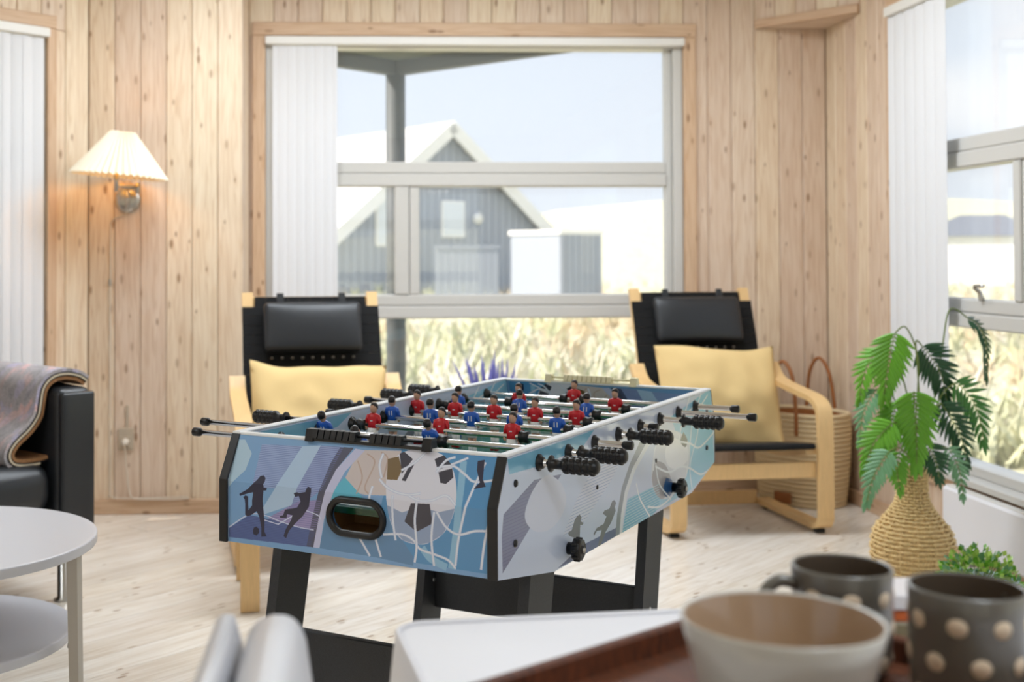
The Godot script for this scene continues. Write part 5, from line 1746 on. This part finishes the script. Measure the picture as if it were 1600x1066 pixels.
func make_plants() -> void:
	# wicker vase: woven rows, each a wavy ring
	var where := D(1.955, 0, 4.17)
	var o := thing("wicker_vase", "tall bottle shaped wicker floor vase by the radiator", "vase", where)
	var prof := curve([Vector2(0.075, 0.0), Vector2(0.108, 0.03), Vector2(0.130, 0.085), Vector2(0.134, 0.15), Vector2(0.120, 0.205), Vector2(0.082, 0.255), Vector2(0.055, 0.295), Vector2(0.046, 0.34), Vector2(0.046, 0.42)], 8)
	var b := B.new()
	b.smooth(true)
	var run := 0.0
	var row := 0
	for i in prof.size() - 1:
		var a: Vector2 = prof[i]
		var c: Vector2 = prof[i + 1]
		run += a.distance_to(c)
		if run < 0.0085:
			continue
		run = 0.0
		row += 1
		var ring := []
		for k in 60:
			var t := TAU * k / 60.0
			var rr := a.x + 0.0046 * sin(t * 15.0 + PI * row) + noise.get_noise_2d(k * 0.4, row * 3.0) * 0.0014
			ring.append(Vector3(cos(t) * rr, a.y + 0.004 + noise.get_noise_2d(k * 0.15, row * 5.0) * 0.0018, sin(t) * rr))
		b.tube(ring, 0.0046, 6, true)
	part(o, "weave", b.done(), M.wicker)
	var inner := []
	for p in prof:
		inner.append(Vector2(p.x - 0.004, p.y))
	inner.push_front(Vector2(0, 0.002))
	part(o, "lining", lathe_mesh(inner, 40), M.wicker)
	for k in 15:
		var t := TAU * (k + 0.5) / 15.0
		var pts := []
		for p in prof:
			pts.append(Vector3(cos(t) * (p.x + 0.0005), p.y, sin(t) * (p.x + 0.0005)))
		part(o, "stake", tube_mesh(pts, 0.0028, 5), M.wicker)
	# palm
	b = B.new()
	b.smooth(true)
	for s in [-1.0, 1.0]:
		b.sheet(func(u: float, v: float) -> Vector3:
			var w := 0.5 * pow(maxf(0.0, sin(PI * pow(u, 0.75) * 0.985 + 0.03)), 0.8)
			return Vector3(u, (w if s > 0 else -w) * v, -absf(w * v) * 0.35 - 0.25 * u * u), 5, 1, Vector3(0, 0, 1))
	leaflet = b.done()
	var pm := thing("palm_plant", "artificial palm with drooping green fronds in the wicker vase", "plant", where)
	# stem arch, then the leaf's midrib (pixels), depth, leaflet length and width in metres, material, pairs, lean of the blade
	frond(pm, [[1432, 640], [1434, 560], [1416, 512], [1399, 520]], [[1399, 520], [1393, 545], [1387, 575], [1381, 618]], 4.10, 0.098, 0.0184, "leaf_bright", 13, 0.25)
	frond(pm, [[1436, 640], [1433, 570], [1431, 533], [1441, 541]], [[1441, 541], [1456, 560], [1470, 585], [1480, 628]], 4.16, 0.098, 0.0162, "leaf_dark", 13, -0.35)
	frond(pm, [[1456, 640], [1472, 545], [1484, 484], [1512, 497]], [[1512, 497], [1528, 508], [1541, 538], [1543, 585]], 4.20, 0.075, 0.0129, "leaf_dark", 13, -1.15)
	frond(pm, [[1430, 680], [1428, 640], [1428, 612]], [[1428, 612], [1431, 640], [1432, 680], [1432, 726]], 4.03, 0.100, 0.0195, "leaf_bright", 14, 0.0)
	frond(pm, [[1446, 680], [1470, 620], [1492, 598]], [[1492, 598], [1512, 615], [1528, 645], [1538, 690]], 4.14, 0.090, 0.0151, "leaf_mid", 12, -0.5)
	frond(pm, [[1440, 690], [1452, 650], [1470, 630]], [[1470, 630], [1485, 652], [1500, 680], [1510, 722]], 4.10, 0.086, 0.0151, "leaf_dark", 12, -0.3)
	frond(pm, [[1426, 690], [1395, 620], [1370, 608]], [[1370, 608], [1358, 625], [1348, 650], [1343, 688]], 4.14, 0.062, 0.0141, "leaf_pale", 10, 0.5)
	frond(pm, [[1422, 700], [1405, 665], [1396, 660]], [[1396, 660], [1380, 675], [1364, 695], [1352, 728]], 4.05, 0.080, 0.0173, "leaf_bright", 11, 0.25)
	frond(pm, [[1420, 715], [1405, 700], [1390, 705]], [[1390, 705], [1378, 722], [1364, 748], [1354, 785]], 4.00, 0.066, 0.0162, "leaf_pale", 11, 0.3)
	frond(pm, [[1440, 715], [1462, 698], [1480, 700]], [[1480, 700], [1492, 718], [1500, 740], [1505, 775]], 4.08, 0.056, 0.0129, "leaf_pale", 10, -0.4)
	frond(pm, [[1424, 720], [1412, 705], [1406, 706]], [[1406, 706], [1402, 725], [1402, 740], [1406, 766]], 4.06, 0.058, 0.0141, "leaf_bright", 9, 0.2)
	frond(pm, [[1434, 720], [1440, 700], [1448, 694]], [[1448, 694], [1456, 708], [1463, 724], [1468, 748]], 4.03, 0.070, 0.0129, "leaf_dark", 9, -0.2)
	frond(pm, [[1424, 650], [1400, 560], [1376, 545]], [[1376, 545], [1362, 560], [1350, 585], [1343, 622]], 4.16, 0.072, 0.0162, "leaf_bright", 10, 0.5)
	frond(pm, [[1428, 690], [1412, 640], [1402, 628]], [[1402, 628], [1396, 648], [1392, 668], [1390, 700]], 4.10, 0.078, 0.0173, "leaf_bright", 10, 0.3)
	# small potted greenery on the floor beyond the mugs
	var pc := seen_at(1530, 903, 3.45)
	var sp := thing("potted_plant", "small bushy green plant in a pale pot beyond the mugs", "plant", Vector3(pc.x, 0, pc.z))
	part(sp, "pot", lathe_mesh([Vector2(0, 0), Vector2(0.075, 0), Vector2(0.098, pc.y - 0.006), Vector2(0.104, pc.y), Vector2(0.094, pc.y), Vector2(0.088, pc.y - 0.02), Vector2(0, pc.y - 0.02)], 40), M.pot_teal)
	part(sp, "soil", lathe_mesh([Vector2(0.089, pc.y - 0.018), Vector2(0, pc.y - 0.012)], 24), M.soil)
	var r := RandomNumberGenerator.new()
	r.seed = 5
	for g in [["leaf_lime", 170], ["leaf_bright", 120], ["leaf_pale", 90]]:
		b = B.new()
		b.smooth(true)
		for k in g[1]:
			var dir := Vector3(r.randfn(), absf(r.randfn()) * 0.9 + 0.05, r.randfn()).normalized()
			var c := Vector3(0, pc.y - 0.01, 0) + Vector3(dir.x * 0.11, dir.y * 0.098, dir.z * 0.11) * r.randf_range(0.6, 1.05)
			var up := (dir + Vector3(r.randf_range(-0.6, 0.6), 0.5, r.randf_range(-0.6, 0.6))).normalized()
			var sx := up.cross(Vector3(r.randfn(), r.randfn(), r.randfn())).normalized()
			var s := r.randf_range(0.008, 0.013)
			var sz := sx.cross(up)
			b.quad(c - up * s, c + sx * s * 0.7, c + up * s, c - sx * s * 0.7, sz)
		var fo := part(sp, "foliage", b.done(), M[g[0]])
		fo.set_meta("kind", "stuff")
	for k in 9:
		var a := TAU * k / 9.0
		part(sp, "stalk", tube_mesh([Vector3(cos(a) * 0.02, pc.y - 0.02, sin(a) * 0.02), Vector3(cos(a) * 0.06, pc.y + 0.05, sin(a) * 0.06)], 0.0015, 5), M.stem_green)
	# lavender behind the table
	var lc := seen_at(772, 640, 5.55)
	var lv := thing("lavender", "blue violet lavender spikes rising behind the foosball table", "plant", Vector3(lc.x, 0, lc.z))
	part(lv, "pot", lathe_mesh([Vector2(0, 0), Vector2(0.09, 0), Vector2(0.12, 0.30), Vector2(0.125, 0.33), Vector2(0.11, 0.33), Vector2(0.10, 0.30), Vector2(0, 0.30)], 32), M.pot_teal)
	var vm := mat("lavender_violet", Color(0.45, 0.45, 0.72), 0.7)
	vm.backlight = Color(0.25, 0.25, 0.4)
	for k in 42:
		var a := r.randf() * TAU
		var sp2 := r.randf_range(0.02, 0.17)
		var tip := Vector3(cos(a) * sp2, r.randf_range(0.55, 0.66) - sp2 * 0.22 + 0.02, sin(a) * sp2 * 0.6)
		var root := Vector3(cos(a) * 0.04, 0.30, sin(a) * 0.04)
		var mid := root.lerp(tip, 0.55) + Vector3(0, 0.03, 0)
		var s := part(lv, "stem", tube_mesh([root, mid, tip], [0.002, 0.002, 0.0015], 4), M.stem_green)
		part(s, "flower_spike", tube_mesh([mid, mid.lerp(tip, 0.5), tip, tip + (tip - mid) * 0.35], [0.003, 0.0065, 0.005, 0.001], 6), vm)

func frond(o: Node3D, stem: Array, rib: Array, d: float, ln: float, wd: float, m: String, pairs: int, lean: float) -> void:
	var sp := [Vector3(0, 0.34, 0), Vector3(0, 0.42, 0)]
	for q in stem:
		sp.append(seen_at(q[0], q[1], lerpf(4.15, d, 0.8)) - o.position)
	# keep the stem rising out of the vase mouth
	var ribs := []
	for q in rib:
		ribs.append(seen_at(q[0], q[1], d) - o.position)
	sp[-1] = ribs[0]
	var first: Vector3 = sp[2]
	if first.y < 0.45:
		sp.remove_at(2)
	var st := part(o, "frond", tube_mesh(curve(sp, 6), 0.0026, 6), M.stem_green)
	var rc := curve(ribs, 8)
	part(st, "midrib", tube_mesh(rc, 0.0016, 5), M.stem_green)
	for i in pairs:
		var f := (i + 0.35) / pairs
		var x := f * (rc.size() - 1)
		var k := mini(int(x), rc.size() - 2)
		var p: Vector3 = rc[k].lerp(rc[k + 1], x - k)
		var t: Vector3 = (rc[k + 1] - rc[k]).normalized()
		var n := (Vector3(0, 1.15, 0) - (p + o.position)).normalized()
		n = (n - t * n.dot(t)).normalized().rotated(t, lean)
		var s := t.cross(n)
		var len := ln * (0.55 + 0.45 * sin(PI * minf(1.0, f * 0.9 + 0.22)))
		for e in [-1.0, 1.0]:
			var spread := lerpf(1.15, 0.35, f) + rng.randf_range(-0.06, 0.06)
			var dir: Vector3 = (s * e * sin(spread) + t * cos(spread) + n * 0.10 + Vector3.DOWN * 0.12).normalized()
			var across := n.cross(dir).normalized()
			part(st, "leaflet", leaflet, M[m], Transform3D(Basis(dir * len, across * wd, dir.cross(across) * ln * 0.5), p))
	part(st, "leaflet", leaflet, M[m], Transform3D(Basis((rc[-1] - rc[-2]).normalized() * ln * 0.6, Vector3(0, 0, 1).cross(rc[-1] - rc[-2]).normalized() * wd, Vector3(0, 0, 1) * ln * 0.3), rc[-1]))

# ---------------------------------------------------------------- wall lamp
func make_wall_lamp() -> void:
	var where := D(-0.977, 1.411, LEFT_D)
	var o := thing("wall_lamp", "swing arm wall lamp with a lit pleated shade", "lamp", where)
	part(o, "wall_plate", lathe_mesh([Vector2(0, 0.026), Vector2(0.030, 0.025), Vector2(0.052, 0.018), Vector2(0.058, 0.008), Vector2(0.058, 0.0)], 36), M.steel, Transform3D(Basis(Vector3(1, 0, 0), PI / 2), Vector3.ZERO))
	var c := Vector3(0.007, 0.0, 0.22)       # shade axis, from the plate
	part(o, "post", tube_mesh([Vector3(0.004, -0.045, 0.045), Vector3(0.004, 0.045, 0.045)], 0.0095, 14), M.steel)
	part(o, "bracket", tube_mesh([Vector3(0.004, 0.0, 0.01), Vector3(0.004, 0.0, 0.045)], 0.009, 12), M.steel)
	part(o, "arm", tube_mesh([Vector3(0.004, 0.052, 0.045), Vector3(0.062, 0.052, 0.115)], 0.0075, 12), M.steel)
	part(o, "joint", tube_mesh([Vector3(0.062, 0.028, 0.115), Vector3(0.062, 0.070, 0.115)], 0.0105, 14), M.steel)
	part(o, "arm", tube_mesh([Vector3(0.062, 0.052, 0.115), Vector3(-0.012, 0.052, 0.215)], 0.0075, 12), M.steel)
	part(o, "stem", tube_mesh([Vector3(-0.012, 0.028, 0.22), Vector3(-0.012, 0.125, 0.22)], 0.0095, 14), M.steel)
	part(o, "socket", tube_mesh([Vector3(-0.010, 0.12, 0.22), Vector3(-0.005, 0.182, 0.234)], 0.015, 14), M.white_paint)
	# pleated shade: a cone with deep folds
	var b := B.new()
	var n := 44
	var tilt := Basis(Vector3(0, 0, 1), -0.085)
	for e in [0.0, -0.0012]:
		b.sheet(func(u: float, v: float) -> Vector3:
			var a := TAU * u
			var k := int(round(u * n * 2)) % 2
			var r := lerpf(0.205, 0.052, v)
			r += (0.007 if k == 0 else -0.007) * lerpf(1.15, 0.55, v) + e
			var y := lerpf(0.088, 0.280, v) + (0.004 if k == 0 else -0.004) * (1.0 if v < 0.01 else 0.5)
			return tilt * Vector3(cos(a) * r, y - 0.18, sin(a) * r) + Vector3(0.007, 0.185, 0.22), n * 2, 8, Vector3(0, 1, 0))
	part(o, "shade", b.done(), M.lamp_pleats)
	var bm := mat("lamp_bulb", Color(1, 0.9, 0.7), 0.5)
	bm.emission_enabled = true
	bm.emission = Color(1.0, 0.78, 0.42)
	bm.emission_energy_multiplier = 3.0
	part(o, "bulb", lathe_mesh([Vector2(0, -0.03), Vector2(0.012, -0.028), Vector2(0.014, -0.012), Vector2(0.026, 0.008), Vector2(0.029, 0.026), Vector2(0.02, 0.046), Vector2(0, 0.053)], 20), bm, at(Vector3(-0.004, 0.205, 0.235)))
	var l := OmniLight3D.new()
	l.name = "bulb_light"
	l.light_color = Color(1.0, 0.70, 0.22)
	l.light_energy = 0.034
	l.light_size = 0.03
	l.omni_range = 12.0
	l.omni_attenuation = 2.0
	l.shadow_enabled = true
	o.add_child(l)
	l.position = Vector3(-0.004, 0.222, 0.235)
	# its cord down the wall to the socket
	var cord := thing("lamp_cord", "thin white cord running down from the wall lamp", "cord", D(-0.977, 0, LEFT_D))
	var z := 0.006
	part(cord, "cable", tube_mesh(curve([Vector3(0.004, 1.362, 0.04), Vector3(-0.01, 1.345, 0.012), Vector3(-0.045, 1.335, z), Vector3(-0.072, 1.315, z), Vector3(-0.076, 1.25, z), Vector3(-0.078, 0.9, z), Vector3(-0.078, 0.5, z), Vector3(-0.078, 0.12, z), Vector3(-0.074, 0.085, 0.019), Vector3(-0.02, 0.075, 0.020), Vector3(0.10, 0.075, 0.020), Vector3(0.24, 0.078, 0.020), Vector3(0.275, 0.074, 0.020), Vector3(0.24, 0.0685, 0.020), Vector3(0.08, 0.070, 0.024), Vector3(0.02, 0.082, 0.024), Vector3(0.004, 0.15, 0.016), Vector3(-0.004, 0.26, 0.028), Vector3(-0.006, 0.315, 0.046)], 6), 0.0028, 8), M.cord_white)
	part(cord, "plug", tube_mesh([Vector3(-0.006, 0.325, 0.014), Vector3(-0.006, 0.325, 0.036), Vector3(-0.006, 0.318, 0.050)], [0.018, 0.017, 0.010], 14), M.cord_white)
	part(cord, "cord_switch", box_mesh(Vector3(0.012, 0.03, 0.012), 0.003, Vector3(-0.078, 1.04, 0.008)), M.steel)

func make_radiator_and_outlet() -> void:
	var f := frame_right()
	var o := thing("panel_heater", "low white panel heater under the side window", "heater", f.origin, "", f.basis)
	part(o, "panel", box_mesh(Vector3(1.5, 0.215, 0.045), 0.012, Vector3(2.045, 0.167, 0.060)), M.radiator_white)
	part(o, "top_grille", box_mesh(Vector3(1.46, 0.006, 0.03), 0.002, Vector3(2.045, 0.275, 0.058)), M.white_paint)
	for x in [1.45, 2.65]:
		part(o, "bracket", box_mesh(Vector3(0.04, 0.18, 0.038), 0.002, Vector3(x, 0.165, 0.019)), M.steel)
	for x in [1.45, 2.65]:
		part(o, "foot", box_mesh(Vector3(0.04, 0.06, 0.04), 0.003, Vector3(x, 0.03, 0.06)), M.steel)
	var p := thing("power_outlet", "beige wall outlet with a plug below the wall lamp", "outlet", D(-0.984, 0.325, LEFT_D))
	part(p, "plate", box_mesh(Vector3(0.070, 0.100, 0.012), 0.003, Vector3(0, 0.012, 0.006)), M.outlet_grey)
	part(p, "socket_face", box_mesh(Vector3(0.05, 0.05, 0.004), 0.002, Vector3(0, 0.0, 0.013)), M.outlet_grey)
	part(p, "cable_duct", box_mesh(Vector3(0.012, 0.10, 0.006), 0.001, Vector3(0.005, 0.112, 0.003)), M.outlet_grey)

# ---------------------------------------------------------------- basket
func make_basket() -> void:
	var o := thing("rope_basket", "large cream rope basket with tan leather handles in the corner", "basket", D(2.138, 0, 5.68), "", Basis(Vector3.UP, deg_to_rad(-53.0)))
	var sx := 0.205
	var sz := 0.150
	var rows := 20
	var h := 0.43
	for k in rows:
		var f := (k + 0.5) / rows
		var g := 0.90 + 0.12 * sin(f * PI * 0.62)
		var ring := []
		for i in 48:
			var a := TAU * i / 48.0
			var cx := signf(cos(a)) * pow(absf(cos(a)), 0.72)
			var cz := signf(sin(a)) * pow(absf(sin(a)), 0.72)
			ring.append(Vector3(cx * sx * g, f * h, cz * sz * g))
		part(o, "coil", tube_mesh(ring, h / rows * 0.54, 7, true), M.cotton_rope)
	part(o, "basket_floor", lathe_mesh([Vector2(0, 0.02), Vector2(0.95, 0.02), Vector2(0.95, 0.004), Vector2(0, 0.004)], 32, sx * 0.9, sz * 0.9), M.cotton_rope)
	part(o, "inner_band", lathe_mesh([Vector2(0.90, 0.33), Vector2(0.93, 0.42)], 40, sx, sz), M.tan_leather)
	for q in [[-0.055, 0.035, 0.153], [-0.04, 0.05, -0.153]]:
		var z: float = q[2]
		var pts := curve([Vector3(-0.075, 0.33, z * 1.06), Vector3(-0.072, 0.45, z * 1.05), Vector3(-0.05, 0.60, z * 1.0), Vector3(0.0, 0.665, z * 0.98), Vector3(0.05, 0.60, z * 1.0), Vector3(0.072, 0.45, z * 1.05), Vector3(0.075, 0.33, z * 1.06)], 6)
		part(o, "handle", tube_mesh(pts, 0.0085, 8), M.tan_leather)
	part(o, "leather_patch", box_mesh(Vector3(0.09, 0.05, 0.006), 0.003, Vector3(0.0, 0.04, 0.160)), M.tan_leather)
